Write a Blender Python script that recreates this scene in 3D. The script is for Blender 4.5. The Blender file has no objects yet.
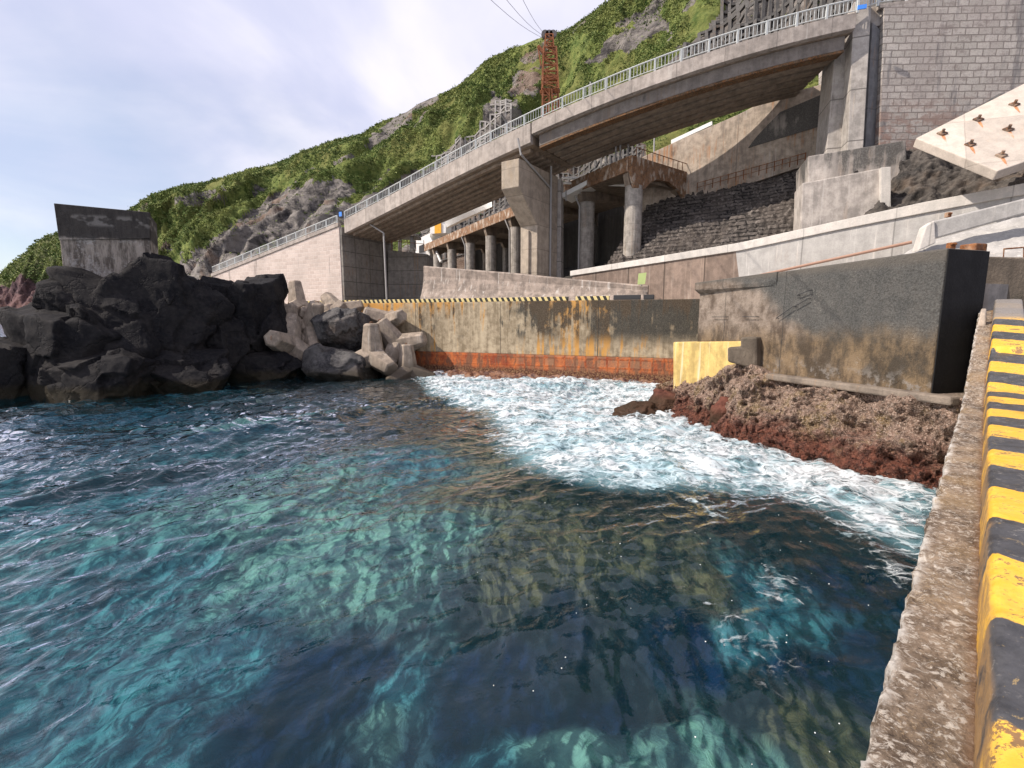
import bpy, bmesh, math, random
import numpy as np
from mathutils import Vector, Matrix, Quaternion
random.seed(7); rng = np.random.default_rng(7)
# ---------------------------------------------------------------- camera
F = 480.0; EYE = 4.5; PITCH = math.atan(66/480)
SC = bpy.context.scene; COL = SC.collection
cd = bpy.data.cameras.new('camera'); cam = bpy.data.objects.new('camera', cd); COL.objects.link(cam)
cd.sensor_width = 36; cd.lens = F/1024*36; cd.clip_start = .05; cd.clip_end = 9000
cam.location = (0, 0, EYE); cam.rotation_euler = (math.pi/2-PITCH, 0, 0); SC.camera = cam
# ---------------------------------------------------------------- sun, sky, exposure
SUN = Vector((-.97, -.22, .93)).normalized()
sl = bpy.data.lights.new('sun', 'SUN'); so = bpy.data.objects.new('sun', sl); COL.objects.link(so)
sl.energy = 4.4; sl.angle = math.radians(.5); sl.color = (1, .90, .79)
so.rotation_euler = SUN.to_track_quat('Z', 'Y').to_euler()
w = bpy.data.worlds.new('World'); SC.world = w; w.use_nodes = True
wt = w.node_tree; wt.nodes.clear()
def wn(t, **k):
    n = wt.nodes.new(t)
    for a, b in k.items(): setattr(n, a, b)
    return n
sky = wn('ShaderNodeTexSky', sky_type='NISHITA', sun_disc=False)
sky.sun_elevation = math.asin(SUN.z); sky.sun_rotation = math.atan2(SUN.x, SUN.y)
sky.air_density = 1.0; sky.dust_density = .6
tc = wn('ShaderNodeTexCoord'); sx = wn('ShaderNodeSeparateXYZ'); wt.links.new(tc.outputs['Generated'], sx.inputs[0])
def wm(op, a, b=0.0, c=0.0):
    n = wn('ShaderNodeMath', operation=op)
    for i, v in enumerate((a, b, c)):
        if hasattr(v, 'links'): wt.links.new(v, n.inputs[i])
        else: n.inputs[i].default_value = v
    return n.outputs[0]
zz = wm('ADD', wm('MAXIMUM', sx.outputs[2], 0.0), .35)
cx = wn('ShaderNodeCombineXYZ')
wt.links.new(wm('DIVIDE', sx.outputs[0], zz), cx.inputs[0]); wt.links.new(wm('DIVIDE', sx.outputs[1], zz), cx.inputs[1])
cn = wn('ShaderNodeTexNoise'); wt.links.new(cx.outputs[0], cn.inputs['Vector'])
cn.inputs['Scale'].default_value = 1.25; cn.inputs['Detail'].default_value = 7; cn.inputs['Roughness'].default_value = .5; cn.inputs['Distortion'].default_value = .4
# more cloud higher up and towards the land, a clear patch low over the sea
f = wm('ADD', wm('MULTIPLY', cn.outputs[0], 2.2), wm('ADD', wm('MULTIPLY', sx.outputs[2], 1.5), wm('MULTIPLY', sx.outputs[0], .55)))
mr = wn('ShaderNodeMapRange', clamp=True); mr.inputs[1].default_value = .72; mr.inputs[2].default_value = 1.45
mr.inputs[3].default_value = .38; mr.inputs[4].default_value = .97
wt.links.new(f, mr.inputs[0])
cn2 = wn('ShaderNodeTexNoise'); wt.links.new(cx.outputs[0], cn2.inputs['Vector'])
cn2.inputs['Scale'].default_value = 1.7; cn2.inputs['Detail'].default_value = 6; cn2.inputs['Distortion'].default_value = .5
cc = wn('ShaderNodeMix', data_type='RGBA'); cr_ = wn('ShaderNodeMapRange', interpolation_type='SMOOTHSTEP'); cr_.inputs[1].default_value = .36; cr_.inputs[2].default_value = .66; wt.links.new(cn2.outputs[0], cr_.inputs[0]); wt.links.new(cr_.outputs[0], cc.inputs[0])
cc.inputs[6].default_value = (5.2, 5.35, 6.9, 1); cc.inputs[7].default_value = (7.6, 7.3, 8.0, 1)
mx = wn('ShaderNodeMix', data_type='RGBA'); wt.links.new(mr.outputs[0], mx.inputs[0])
wt.links.new(sky.outputs[0], mx.inputs[6]); wt.links.new(cc.outputs[2], mx.inputs[7])
bg = wn('ShaderNodeBackground'); bg.inputs[1].default_value = .1; wt.links.new(mx.outputs[2], bg.inputs[0])
wo = wn('ShaderNodeOutputWorld'); wt.links.new(bg.outputs[0], wo.inputs[0])
SC.view_settings.view_transform = 'Standard'; SC.view_settings.look = 'None'
SC.view_settings.exposure = .5; SC.view_settings.gamma = 1; SC.view_settings.use_curve_mapping = False
SC.cycles.max_bounces = 6; SC.cycles.transparent_max_bounces = 12; SC.cycles.diffuse_bounces = 3; SC.cycles.glossy_bounces = 3
# ---------------------------------------------------------------- surveying helpers: sight lines to real places
CP, SP = math.cos(PITCH), math.sin(PITCH)
def ray(px, py):
    a = (px-512)/F; b = (384-py)/F
    return Vector((a, CP+b*SP, -SP+b*CP))
def at(px, py, Y):
    d = ray(px, py); t = Y/d.y; return Vector((d.x*t, Y, EYE+d.z*t))
def atz(px, py, z):
    d = ray(px, py); t = (z-EYE)/d.z; return Vector((d.x*t, d.y*t, z))
def onp(px, py, A, B):
    d = ray(px, py); n = Vector((B[1]-A[1], -(B[0]-A[0]), 0)); t = (n.x*A[0]+n.y*A[1])/(n.x*d.x+n.y*d.y)
    return Vector((d.x*t, d.y*t, EYE+d.z*t))
def proj(P):
    P = np.asarray(P, float); x = P[..., 0]; y = P[..., 1]; z = P[..., 2]-EYE
    c = y*CP-z*SP; u = y*SP+z*CP; c = np.where(c < .01, .01, c)
    return 512+F*x/c, 384-F*u/c
def ip(v, xs, ys): return float(np.interp(v, xs, ys))
# ---------------------------------------------------------------- numpy noise
_perm = rng.permutation(256); _perm = np.concatenate([_perm, _perm, _perm])
_grad = rng.normal(size=(256, 3)); _grad /= np.linalg.norm(_grad, axis=1)[:, None]
def perlin(P):
    P = np.asarray(P, float); i = np.floor(P).astype(int); f = P-i; i &= 255
    u = f*f*f*(f*(f*6-15)+10); r = 0
    for dx in (0, 1):
        for dy in (0, 1):
            for dz in (0, 1):
                h = _perm[_perm[_perm[(i[..., 0]+dx) & 255]+((i[..., 1]+dy) & 255)]+((i[..., 2]+dz) & 255)]
                g = _grad[h]; d = f-np.array((dx, dy, dz))
                wgt = (u[..., 0] if dx else 1-u[..., 0])*(u[..., 1] if dy else 1-u[..., 1])*(u[..., 2] if dz else 1-u[..., 2])
                r = r+wgt*(g*d).sum(-1)
    return r*1.6
def fbm(P, o=4, g=.5):
    P = np.asarray(P, float); r = 0; a = 1
    for k in range(o): r = r+a*perlin(P+k*17.3); P = P*2.03; a *= g
    return r
def ridged(P, o=4):
    P = np.asarray(P, float); r = 0; a = .5
    for k in range(o): r = r+a*(1-np.abs(perlin(P+k*9.1))*2); P = P*2.1; a *= .5
    return r
# ---------------------------------------------------------------- object helpers
def tag(o, label=None, cat=None, group=None, kind=None):
    if label: o['label'] = label
    if cat: o['category'] = cat
    if group: o['group'] = group
    if kind: o['kind'] = kind
    return o
def thing(name, label, cat, loc=(0, 0, 0), group=None):
    o = bpy.data.objects.new(name, None); COL.objects.link(o); o.location = loc; o.empty_display_size = .3
    return tag(o, label, cat, group)
def link(name, me, mat, parent=None):
    o = bpy.data.objects.new(name, me); COL.objects.link(o)
    if mat is not None: me.materials.append(mat)
    if parent is not None:
        o.parent = parent
        p = parent; off = Vector((0, 0, 0))
        while p is not None and p.type == 'EMPTY': off += Vector(p.location); p = p.parent
        o.matrix_parent_inverse = Matrix.Translation(-off)
    else:
        n = len(me.vertices); c = np.empty(n*3, np.float32); me.vertices.foreach_get('co', c); c = c.reshape(-1, 3)
        b = Vector((float((c[:, 0].min()+c[:, 0].max())/2), float((c[:, 1].min()+c[:, 1].max())/2), float(c[:, 2].min())))
        me.transform(Matrix.Translation(-b)); o.location = b
    return o
def npmesh(name, V, Fq, smooth=False):
    V = np.asarray(V, np.float32); Fq = np.asarray(Fq, np.int32); me = bpy.data.meshes.new(name); k = Fq.shape[1]
    me.vertices.add(len(V)); me.vertices.foreach_set('co', V.ravel())
    me.loops.add(Fq.size); me.loops.foreach_set('vertex_index', Fq.ravel())
    me.polygons.add(len(Fq)); me.polygons.foreach_set('loop_start', np.arange(0, Fq.size, k, dtype=np.int32))
    me.polygons.foreach_set('loop_total', np.full(len(Fq), k, np.int32))
    if smooth: me.polygons.foreach_set('use_smooth', np.ones(len(Fq), bool))
    me.update(calc_edges=True); return me
def gridfaces(a, b, wrap=False):
    i, j = np.meshgrid(np.arange(a-1), np.arange(b if wrap else b-1), indexing='ij'); j2 = (j+1) % b
    return np.stack([i*b+j, i*b+j2, (i+1)*b+j2, (i+1)*b+j], -1).reshape(-1, 4)
def attr(me, name, arr):
    a = me.attributes.new(name, 'FLOAT', 'POINT'); a.data.foreach_set('value', np.asarray(arr, np.float32).ravel())
class MB:
    def __init__(s): s.v = []; s.f = []
    def add(s, vs, fs):
        k = len(s.v); s.v += [tuple(v) for v in vs]; s.f += [tuple(k+i for i in f) for f in fs]; return s
    def prism(s, A, B):
        n = len(A); s.add(list(A)+list(B), [tuple(range(n)), tuple(range(2*n-1, n-1, -1))]+[(i, i+n, (i+1) % n+n, (i+1) % n) for i in range(n)]); return s
    def box(s, c, X, Y, Z):     # centre and three half vectors
        c = Vector(c); X = Vector(X); Y = Vector(Y); Z = Vector(Z)
        return s.prism([c-X-Y-Z, c+X-Y-Z, c+X+Y-Z, c-X+Y-Z], [c-X-Y+Z, c+X-Y+Z, c+X+Y+Z, c-X+Y+Z])
    def bar(s, a, b, w_, h_=None, up=(0, 0, 1)):
        a = Vector(a); b = Vector(b); h_ = h_ or w_; d = (b-a).normalized(); up = Vector(up)
        if abs(d.dot(up)) > .95: up = Vector((1, 0, 0))
        x = d.cross(up).normalized()*w_/2; y = x.cross(d).normalized()*h_/2
        return s.prism([a-x-y, a+x-y, a+x+y, a-x+y], [b-x-y, b+x-y, b+x+y, b-x+y])
    def tube(s, pts, r, n=8, r2=None):
        pts = [Vector(p) for p in pts]; R = []
        for i, p in enumerate(pts):
            d = (pts[min(i+1, len(pts)-1)]-pts[max(i-1, 0)]).normalized()
            u = Vector((0, 0, 1)) if abs(d.z) < .9 else Vector((1, 0, 0)); x = d.cross(u).normalized(); y = x.cross(d)
            rr = r if r2 is None else r+(r2-r)*i/(len(pts)-1)
            R.append([p+x*rr*math.cos(t)+y*rr*math.sin(t) for t in [2*math.pi*k/n for k in range(n)]])
        vs = [q for ring in R for q in ring]; fs = [(i*n+k, i*n+(k+1) % n, (i+1)*n+(k+1) % n, (i+1)*n+k) for i in range(len(R)-1) for k in range(n)]
        fs += [tuple(range(n-1, -1, -1)), tuple(range((len(R)-1)*n, len(R)*n))]; return s.add(vs, fs)
    def sweep(s, frames):       # closed profile sections with equal counts
        n = len(frames[0]); vs = [q for fr in frames for q in fr]
        fs = [(i*n+k, i*n+(k+1) % n, (i+1)*n+(k+1) % n, (i+1)*n+k) for i in range(len(frames)-1) for k in range(n)]
        fs += [tuple(range(n-1, -1, -1)), tuple(range((len(frames)-1)*n, len(frames)*n))]; return s.add(vs, fs)
    def build(s, name, mat, parent=None, bevel=0, smooth=False):
        me = bpy.data.meshes.new(name); me.from_pydata(s.v, [], s.f)
        bm = bmesh.new(); bm.from_mesh(me); bmesh.ops.recalc_face_normals(bm, faces=bm.faces[:])
        bm.to_mesh(me); bm.free()
        if smooth: me.polygons.foreach_set('use_smooth', [True]*len(me.polygons))
        o = link(name, me, mat, parent)
        if bevel:
            b = o.modifiers.new('bevel', 'BEVEL'); b.width = bevel; b.segments = 2; b.limit_method = 'ANGLE'; b.angle_limit = .6
        return o
def slab(px, A, B, th):         # a wall outline seen in the vertical plane through A-B, given a real thickness away from the viewer
    pts = [onp(x, y, A, B) for x, y in px]; n = Vector((B[1]-A[1], -(B[0]-A[0]), 0)).normalized()
    if n.dot(pts[0]) < 0: n = -n
    return MB().prism(pts, [p+n*th for p in pts])
# ---------------------------------------------------------------- materials
class Mat:
    def __init__(s, name, rough=.85, spec=.25):
        s.m = bpy.data.materials.new(name); s.m.use_nodes = True; s.t = s.m.node_tree
        s.b = s.t.nodes['Principled BSDF']; s.b.inputs['Roughness'].default_value = rough; s.b.inputs['Specular IOR Level'].default_value = spec
        s.out = s.t.nodes['Material Output']; s.pos = s.t.nodes.new('ShaderNodeNewGeometry').outputs['Position']
        oc = s.t.nodes.new('ShaderNodeTexCoord'); s.obj = oc.outputs['Object']
    def set(s, inp, v):
        if hasattr(v, 'links'): s.t.links.new(v, inp)
        elif isinstance(v, tuple) and len(v) == 3 and inp.type == 'RGBA': inp.default_value = (*v, 1)
        else: inp.default_value = v
    def math(s, op, a, b=0.0, c=0.0, clamp=False):
        n = s.t.nodes.new('ShaderNodeMath'); n.operation = op; n.use_clamp = clamp
        for i, v in enumerate((a, b, c)): s.set(n.inputs[i], v)
        return n.outputs[0]
    def vmul(s, v, k):
        n = s.t.nodes.new('ShaderNodeVectorMath'); n.operation = 'MULTIPLY'; s.set(n.inputs[0], v); n.inputs[1].default_value = k; return n.outputs[0]
    def vadd(s, v, k):
        n = s.t.nodes.new('ShaderNodeVectorMath'); n.operation = 'ADD'; s.set(n.inputs[0], v); s.set(n.inputs[1], k); return n.outputs[0]
    def dot(s, v, k):
        n = s.t.nodes.new('ShaderNodeVectorMath'); n.operation = 'DOT_PRODUCT'; s.set(n.inputs[0], v); n.inputs[1].default_value = k; return n.outputs['Value']
    def sep(s, v):
        n = s.t.nodes.new('ShaderNodeSeparateXYZ'); s.set(n.inputs[0], v); return n.outputs
    def comb(s, x, y, z):
        n = s.t.nodes.new('ShaderNodeCombineXYZ')
        for i, v in enumerate((x, y, z)): s.set(n.inputs[i], v)
        return n.outputs[0]
    def noise(s, v, sc, d=5, r=.55, dist=0.0, col=False):
        n = s.t.nodes.new('ShaderNodeTexNoise'); s.set(n.inputs['Vector'], v); n.inputs['Scale'].default_value = sc; n.inputs['Detail'].default_value = d
        n.inputs['Roughness'].default_value = r; n.inputs['Distortion'].default_value = dist; return n.outputs[1 if col else 0]
    def vor(s, v, sc, feat='F1', out=0, rnd=1.0):
        n = s.t.nodes.new('ShaderNodeTexVoronoi'); n.feature = feat; s.set(n.inputs['Vector'], v); n.inputs['Scale'].default_value = sc
        n.inputs['Randomness'].default_value = rnd; return n.outputs[out]
    def rmp(s, v, a, b, c=0.0, d=1.0, smooth=True):
        n = s.t.nodes.new('ShaderNodeMapRange'); n.interpolation_type = 'SMOOTHSTEP' if smooth else 'LINEAR'; s.set(n.inputs[0], v)
        for i, k in enumerate((a, b, c, d)): s.set(n.inputs[i+1], k)
        return n.outputs[0]
    def mix(s, f, a, b, mode='MIX'):
        n = s.t.nodes.new('ShaderNodeMix'); n.data_type = 'RGBA'; n.blend_type = mode; s.set(n.inputs[0], f); s.set(n.inputs[6], a); s.set(n.inputs[7], b); return n.outputs[2]
    def attr(s, name):
        n = s.t.nodes.new('ShaderNodeAttribute'); n.attribute_name = name; return n.outputs['Fac']
    def brick(s, v, bw, rh, mort=.02, off=.5, c1=(1, 1, 1), c2=(0, 0, 0), mc=(.5, .5, .5)):
        n = s.t.nodes.new('ShaderNodeTexBrick'); s.set(n.inputs['Vector'], v); n.inputs['Scale'].default_value = 1
        n.inputs['Brick Width'].default_value = bw; n.inputs['Row Height'].default_value = rh; n.inputs['Mortar Size'].default_value = mort
        n.inputs['Mortar Smooth'].default_value = .3; n.offset = off
        s.set(n.inputs['Color1'], c1); s.set(n.inputs['Color2'], c2); s.set(n.inputs['Mortar'], mc); return n.outputs
    def bump(s, h, st=.4, dist=.05, nrm=None):
        n = s.t.nodes.new('ShaderNodeBump'); n.inputs['Strength'].default_value = st; n.inputs['Distance'].default_value = dist; s.set(n.inputs['Height'], h)
        if nrm is not None: s.set(n.inputs['Normal'], nrm)
        return n.outputs[0]
    def done(s, col, nrm=None, rough=None):
        s.set(s.b.inputs['Base Color'], col)
        if nrm is not None: s.set(s.b.inputs['Normal'], nrm)
        if rough is not None: s.set(s.b.inputs['Roughness'], rough)
        return s.m
def concrete(name, c=(.34, .31, .28), dark=(.05, .048, .045), mold=.3, stain=.2, staincol=(.33, .17, .06), top=None, joints=None, bump=.35, var=.35, streak=1.0, light=0, seed=0.0, boards=0, pale=(.55, .52, .48), wet=None):
    m = Mat(name); P = m.vadd(m.pos, (seed*7.1, seed*3.7, seed*1.3))
    big = m.noise(P, .32, 6, .6); med = m.noise(P, 1.7, 6, .65); fine = m.noise(P, 14, 5, .7)
    st1 = m.noise(m.vmul(P, (1.6, 1.6, .16)), 1.3, 6, .65); st2 = m.noise(m.vmul(P, (3.2, 3.2, .12)), 1.6, 4, .6)
    lo = tuple(k*(1-var) for k in c); hi = tuple(min(k*(1+var*.55), .8) for k in c)
    col = m.mix(m.rmp(m.math('ADD', m.math('MULTIPLY', med, .6), m.math('MULTIPLY', st1, .4)), .36, .64), lo, hi)
    col = m.mix(m.math('MULTIPLY', m.rmp(fine, .35, .7), .28), col, tuple(k*.5 for k in c))
    if light: col = m.mix(m.math('MULTIPLY', m.rmp(st2, .56, .72), light), col, pale)
    if stain: col = m.mix(m.math('MULTIPLY', m.rmp(m.math('MULTIPLY_ADD', big, .5, m.math('MULTIPLY', st2, .5)), .53, .66), stain), col, staincol)
    if mold:
        a = m.math('ADD', m.math('MULTIPLY', big, .55), m.math('MULTIPLY', st1, .45))
        if top: a = m.math('ADD', a, m.rmp(m.sep(m.pos)[2], top[0], top[1], -.12, .16, False))
        k = m.rmp(m.math('MULTIPLY_ADD', m.math('SUBTRACT', med, .5), .22, a), .64-.22*mold, .80-.25*mold)
        col = m.mix(m.math('MULTIPLY', k, min(1, .55+mold*.5)), col, m.mix(m.rmp(fine, .4, .75), dark, tuple(q*2.6+.02 for q in dark)))
    h = m.math('ADD', m.math('MULTIPLY', fine, .35), m.math('MULTIPLY', med, .8))
    if joints:      # (direction, block width, row height, darkness, joint width, row offset)
        d, bw, rh, dk, jw, off = joints; u = m.dot(m.pos, d); z = m.sep(m.pos)[2]
        wob = m.noise(P, .9, 3)
        v = m.comb(m.math('MULTIPLY_ADD', wob, jw*1.2, u), m.math('MULTIPLY_ADD', wob, jw*1.2, z), 0.0)
        br = m.brick(v, bw, rh, jw, off, (0, 0, 0), (1, 1, 1), (.5, .5, .5))
        col = m.mix(m.math('MULTIPLY', m.math('SUBTRACT', m.sep(br[0])[0], .5), .0), col, col)
        col = m.mix(.3 if bw < 2 else .12, col, m.mix(br[0], (.06, .06, .06), (.9, .9, .9)), 'OVERLAY')
        col = m.mix(m.math('MULTIPLY', br[1], dk), col, tuple(k*.3 for k in c)); h = m.math('MULTIPLY_ADD', br[1], -1.2, h)
    if boards:
        z = m.sep(m.pos)[2]; s_ = m.math('ABSOLUTE', m.math('SUBTRACT', m.math('FRACT', m.math('DIVIDE', z, boards)), .5))
        k = m.rmp(s_, .47, .5); col = m.mix(m.math('MULTIPLY', k, .35), col, tuple(q*.4 for q in c)); h = m.math('MULTIPLY_ADD', k, -.6, h)
    if wet: col = m.mix(m.rmp(m.math('MULTIPLY_ADD', med, -1.6, m.sep(m.pos)[2]), wet[0]-.8, wet[1]-.8, .85, 0), col, (.045, .036, .026))
    return m.done(col, m.bump(h, bump, .08), m.rmp(med, .3, .7, .72, .95))
def rust(name, c=(.22, .085, .035), seed=0.0, pale=(.42, .33, .25), amt=.5):
    m = Mat(name, .8); P = m.vadd(m.pos, (seed, seed, seed)); n1 = m.noise(P, 1.6, 6, .7); n2 = m.noise(P, 9, 5, .7)
    col = m.mix(m.rmp(n1, .35, .65), tuple(k*.45 for k in c), c); col = m.mix(m.rmp(n2, .45, .6, 0, .5), col, (.36, .15, .05))
    col = m.mix(m.rmp(m.noise(m.vmul(P, (1, 1, .5)), 2.2, 5), .5, .66, 0, amt), col, pale)
    return m.done(col, m.bump(n2, .5, .04))
def plain(name, c, rough=.6, spec=.4, var=.15):
    m = Mat(name, rough, spec); n = m.noise(m.pos, 3, 5, .6)
    return m.done(m.mix(n, tuple(k*(1-var) for k in c), tuple(min(1, k*(1+var)) for k in c)), m.bump(m.noise(m.pos, 30, 3), .15, .02))
def rockmat(name, c=(.007, .007, .009), hi=(.021, .019, .019), brown=0.0, wet=0.0):
    m = Mat(name, .8, .12); P = m.pos; n1 = m.noise(P, .7, 7, .62, .3); n2 = m.noise(P, 5, 7, .72); n3 = m.noise(P, 22, 4, .7)
    cr = m.vor(m.vadd(P, m.vmul(m.noise(P, 1.2, 4, .6, 0, True), (1.5, 1.5, 1.5))), .55, 'DISTANCE_TO_EDGE')
    col = m.mix(m.rmp(n1, .38, .66), c, hi); col = m.mix(m.rmp(n2, .42, .7, 0, .55), col, tuple(k*1.5 for k in hi))
    col = m.mix(m.rmp(m.noise(P, .45, 5), .5, .68, 0, brown), col, (.17, .12, .085))
    z = m.sep(P)[2]
    col = m.mix(m.rmp(m.math('MULTIPLY_ADD', n1, -1.0, z), -.1, .5, .75, 0), col, (.03, .024, .014))     # weed line at the tide mark
    h = m.math('ADD', m.math('MULTIPLY', n2, .6), m.math('MULTIPLY', n3, .25)); h = m.math('MULTIPLY_ADD', m.rmp(cr, 0, .05), .5, h)
    return m.done(col, m.bump(h, .6, .12), m.rmp(z, 0, .6, .4, .8))

M = {}
M['pier'] = concrete('pier_concrete', (.38, .32, .255), mold=.38, stain=.35, staincol=(.33, .24, .14), joints=((.82, -.57, 0), 30, 2.2, .5, .03, 0), var=.3)
M['pier_grey'] = concrete('pier_grey', (.38, .35, .32), mold=.5, stain=.3, staincol=(.4, .24, .1), joints=((.9, -.43, 0), 60, 3.4, .75, .05, 0), seed=3, light=.5)
M['deck'] = concrete('deck_concrete', (.37, .325, .29), mold=.34, stain=.25, staincol=(.24, .15, .09), seed=1, light=.3, joints=((.85, -.52, 0), 3.2, 60, .5, .03, 0))
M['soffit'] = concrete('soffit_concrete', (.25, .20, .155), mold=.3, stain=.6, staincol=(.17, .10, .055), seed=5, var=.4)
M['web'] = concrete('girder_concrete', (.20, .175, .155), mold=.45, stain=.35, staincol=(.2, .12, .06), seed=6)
M['abut'] = concrete('abutment_concrete', (.22, .205, .185), mold=.5, stain=.3, joints=((.3, .95, 0), 2.4, 1.8, .7, .05, 0), seed=2)
M['old'] = concrete('old_concrete', (.42, .35, .285), mold=.42, stain=.9, staincol=(.36, .17, .07), seed=4, joints=((.9, -.4, 0), 9, 30, .5, .05, 0), light=.6, var=.45)
M['foot'] = concrete('footing_concrete', (.42, .38, .345), mold=.75, stain=.25, top=(12, 18), seed=8, light=.6, var=.4)
M['white_c'] = concrete('pale_concrete', (.56, .53, .49), mold=.22, stain=.1, seed=9, joints=((.85, -.5, 0), 4.5, 60, .5, .03, 0), var=.15, bump=.2)
M['panel'] = concrete('panel_concrete', (.42, .405, .385), mold=.3, stain=.12, seed=10, joints=((.85, -.5, 0), 4.5, 60, .6, .04, 0), light=.7, var=.2, pale=(.6, .58, .55))
M['brownwall'] = concrete('brown_concrete', (.24, .18, .145), mold=.25, stain=.3, staincol=(.3, .2, .14), seed=11, joints=((.85, -.5, 0), 3.0, 60, .8, .06, 0), light=.5, pale=(.4, .35, .3))
M['slope_rock'] = rockmat('slope_rock', (.03, .028, .027), (.10, .088, .078), .4)
M['wave'] = concrete('splash_wall_concrete', (.31, .255, .215), mold=.4, stain=.3, staincol=(.22, .15, .11), seed=12, light=.8, var=.5, bump=1.0)
M['grey_rail'] = plain('rail_paint', (.47, .49, .48), .5)
M['pipe'] = plain('pipe_paint', (.30, .29, .28), .5)
M['rust'] = rust('rusty_steel'); M['rust_beam'] = rust('rusty_beam', (.22, .145, .095), 3, (.40, .34, .28), 1.0)
M['white'] = plain('white_paint', (.72, .71, .68), .6); M['yellow'] = plain('yellow_door_paint', (.75, .38, .03), .5)
M['ground'] = concrete('yard_concrete', (.3, .27, .24), mold=.3, stain=.3, seed=13)
M['dark'] = plain('dark_rubber', (.03, .03, .032), .7)
M['blue'] = plain('blue_plate_paint', (.05, .22, .7), .5)
M['rock'] = rockmat('basalt_rock'); M['rock_grey'] = rockmat('grey_basalt', (.025, .024, .026), (.10, .095, .092), .2)

# ---------------------------------------------------------------- sea
WAVES = []
for k in range(34):
    lam = .55*(11/.55)**(k/33); th = math.atan2(-.6, .8)+rng.normal()*.55
    WAVES.append((lam, th, .0125*lam**.85*(.7+.6*rng.random()), rng.random()*6.28))
def waveh(x, y, cell=0):
    P = np.stack([x*.16, y*.16, np.zeros_like(x)], -1); wx = perlin(P)*1.6; wy = perlin(P+31.7)*1.6
    amp = .75+.6*perlin(np.stack([x*.07, y*.07, x*0+5], -1)); h = 0
    for lam, th, a, ph in WAVES:
        k = 6.283/lam; s = np.sin(k*((x+wx)*math.cos(th)+(y+wy)*math.sin(th))+ph)
        att = np.clip(lam/(3.0*cell+1e-6)-.7, 0, 1) if np.ndim(cell) else 1
        h = h+a*att*(1-2*np.abs(s)**1.25 if lam < 3 else s)*1.1
    calm = np.clip(np.hypot(x-3, y-6)/17, .28, 1.15)
    return h*amp*calm-.02
FOAM = [(412, 372), (428, 390), (455, 404), (482, 412), (500, 430), (498, 445), (520, 462), (552, 476), (600, 484), (660, 487), (720, 487), (770, 492), (830, 515), (880, 540), (925, 560), (940, 500), (950, 478), (930, 470), (870, 462), (800, 448), (735, 425), (690, 400), (675, 380), (600, 372), (500, 366)]
FW = np.array([atz(x, y, 0)[:2] for x, y in FOAM])
def sdf(px, py, W):             # signed distance to a plan polygon, positive inside
    d = np.full(px.shape, 1e9); ins = np.zeros(px.shape, bool); n = len(W)
    for i in range(n):
        a = W[i]; b = W[(i+1) % n]; e = b-a; t = np.clip(((px-a[0])*e[0]+(py-a[1])*e[1])/(e@e), 0, 1)
        d = np.minimum(d, np.hypot(px-a[0]-e[0]*t, py-a[1]-e[1]*t))
        c = ((a[1] > py) != (b[1] > py)) & (px < (b[0]-a[0])*(py-a[1])/(b[1]-a[1]+1e-12)+a[0]); ins ^= c
    return np.where(ins, d, -d)
# foam trails: pairs of a plan line and a half width
TR = [([(868, 512), (905, 545), (925, 580)], .16), ([(830, 520), (862, 535), (890, 560), (915, 585)], .14), ([(718, 605), (738, 635), (762, 662)], .07), ([(752, 448), (765, 432)], .3), ([(690, 498), (712, 515)], .06), ([(775, 575), (785, 600)], .04)]
TRW = [(np.array([atz(x, y, 0)[:2] for x, y in l]), w_) for l, w_ in TR]
def foamfield(x, y):
    f_ = sdf(x, y, FW)
    for l, w_ in TRW:
        for a, b in zip(l[:-1], l[1:]):
            e = b-a; t = np.clip(((x-a[0])*e[0]+(y-a[1])*e[1])/(e@e), 0, 1); d = np.hypot(x-a[0]-e[0]*t, y-a[1]-e[1]*t); f_ = np.maximum(f_, (w_-d)*1.2)
    return f_
nr, na = 760, 640
r = np.concatenate([np.geomspace(.9, 160, nr-40), np.geomspace(166, 7000, 40)]); th = np.linspace(-1.95, 1.75, na)
RR, TT = np.meshgrid(r, th, indexing='ij'); X = RR*np.sin(TT); Y = RR*np.cos(TT)
cell = RR*.0072; Z = np.where(RR < 170, waveh(X, Y, cell), 0)
me = npmesh('sea', np.stack([X, Y, Z], -1).reshape(-1, 3), gridfaces(nr, na), True)
attr(me, 'foam', np.clip(sdf(X, Y, FW), -3, 3)); attr(me, 'rip', np.clip((np.hypot(X-3, Y-4)-2)/17, .10, .95))
m = Mat('sea_water', .04, .5); P = m.pos
Pw = m.vadd(P, m.vmul(m.noise(P, .5, 2, .5, 0, True), (1.2, 1.2, 0)))
Pr = m.comb(m.dot(Pw, (.8, -.6, 0)), m.math('MULTIPLY', m.dot(Pw, (.6, .8, 0)), .62), 0.0)
def sharp(x): return m.math('SUBTRACT', 1.0, m.math('MULTIPLY', m.math('ABSOLUTE', m.math('SUBTRACT', x, .5)), 2.0))
m_rip = m.attr('rip'); w1 = sharp(m.noise(Pr, 1.0, 3, .5, .3)); w2 = sharp(m.noise(Pr, 3.6, 3, .5, .4)); w3 = m.noise(Pr, 11, 3, .5, .3)
nb = m.bump(m.math('MULTIPLY', m_rip, m.math('ADD', m.math('MULTIPLY', w1, .55), m.math('MULTIPLY_ADD', w2, .17, m.math('MULTIPLY', w3, .045)))), .9, .34)
fr = m.t.nodes.new('ShaderNodeFresnel'); fr.inputs[0].default_value = 1.34; m.set(fr.inputs[1], nb)
gl = m.t.nodes.new('ShaderNodeBsdfGlossy'); gl.inputs['Roughness'].default_value = .05; m.set(gl.inputs['Normal'], nb); gl.inputs['Color'].default_value = (.95, .96, 1, 1)
tr = m.t.nodes.new('ShaderNodeBsdfTransparent'); tr.inputs[0].default_value = (.61, .80, .84, 1)
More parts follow.
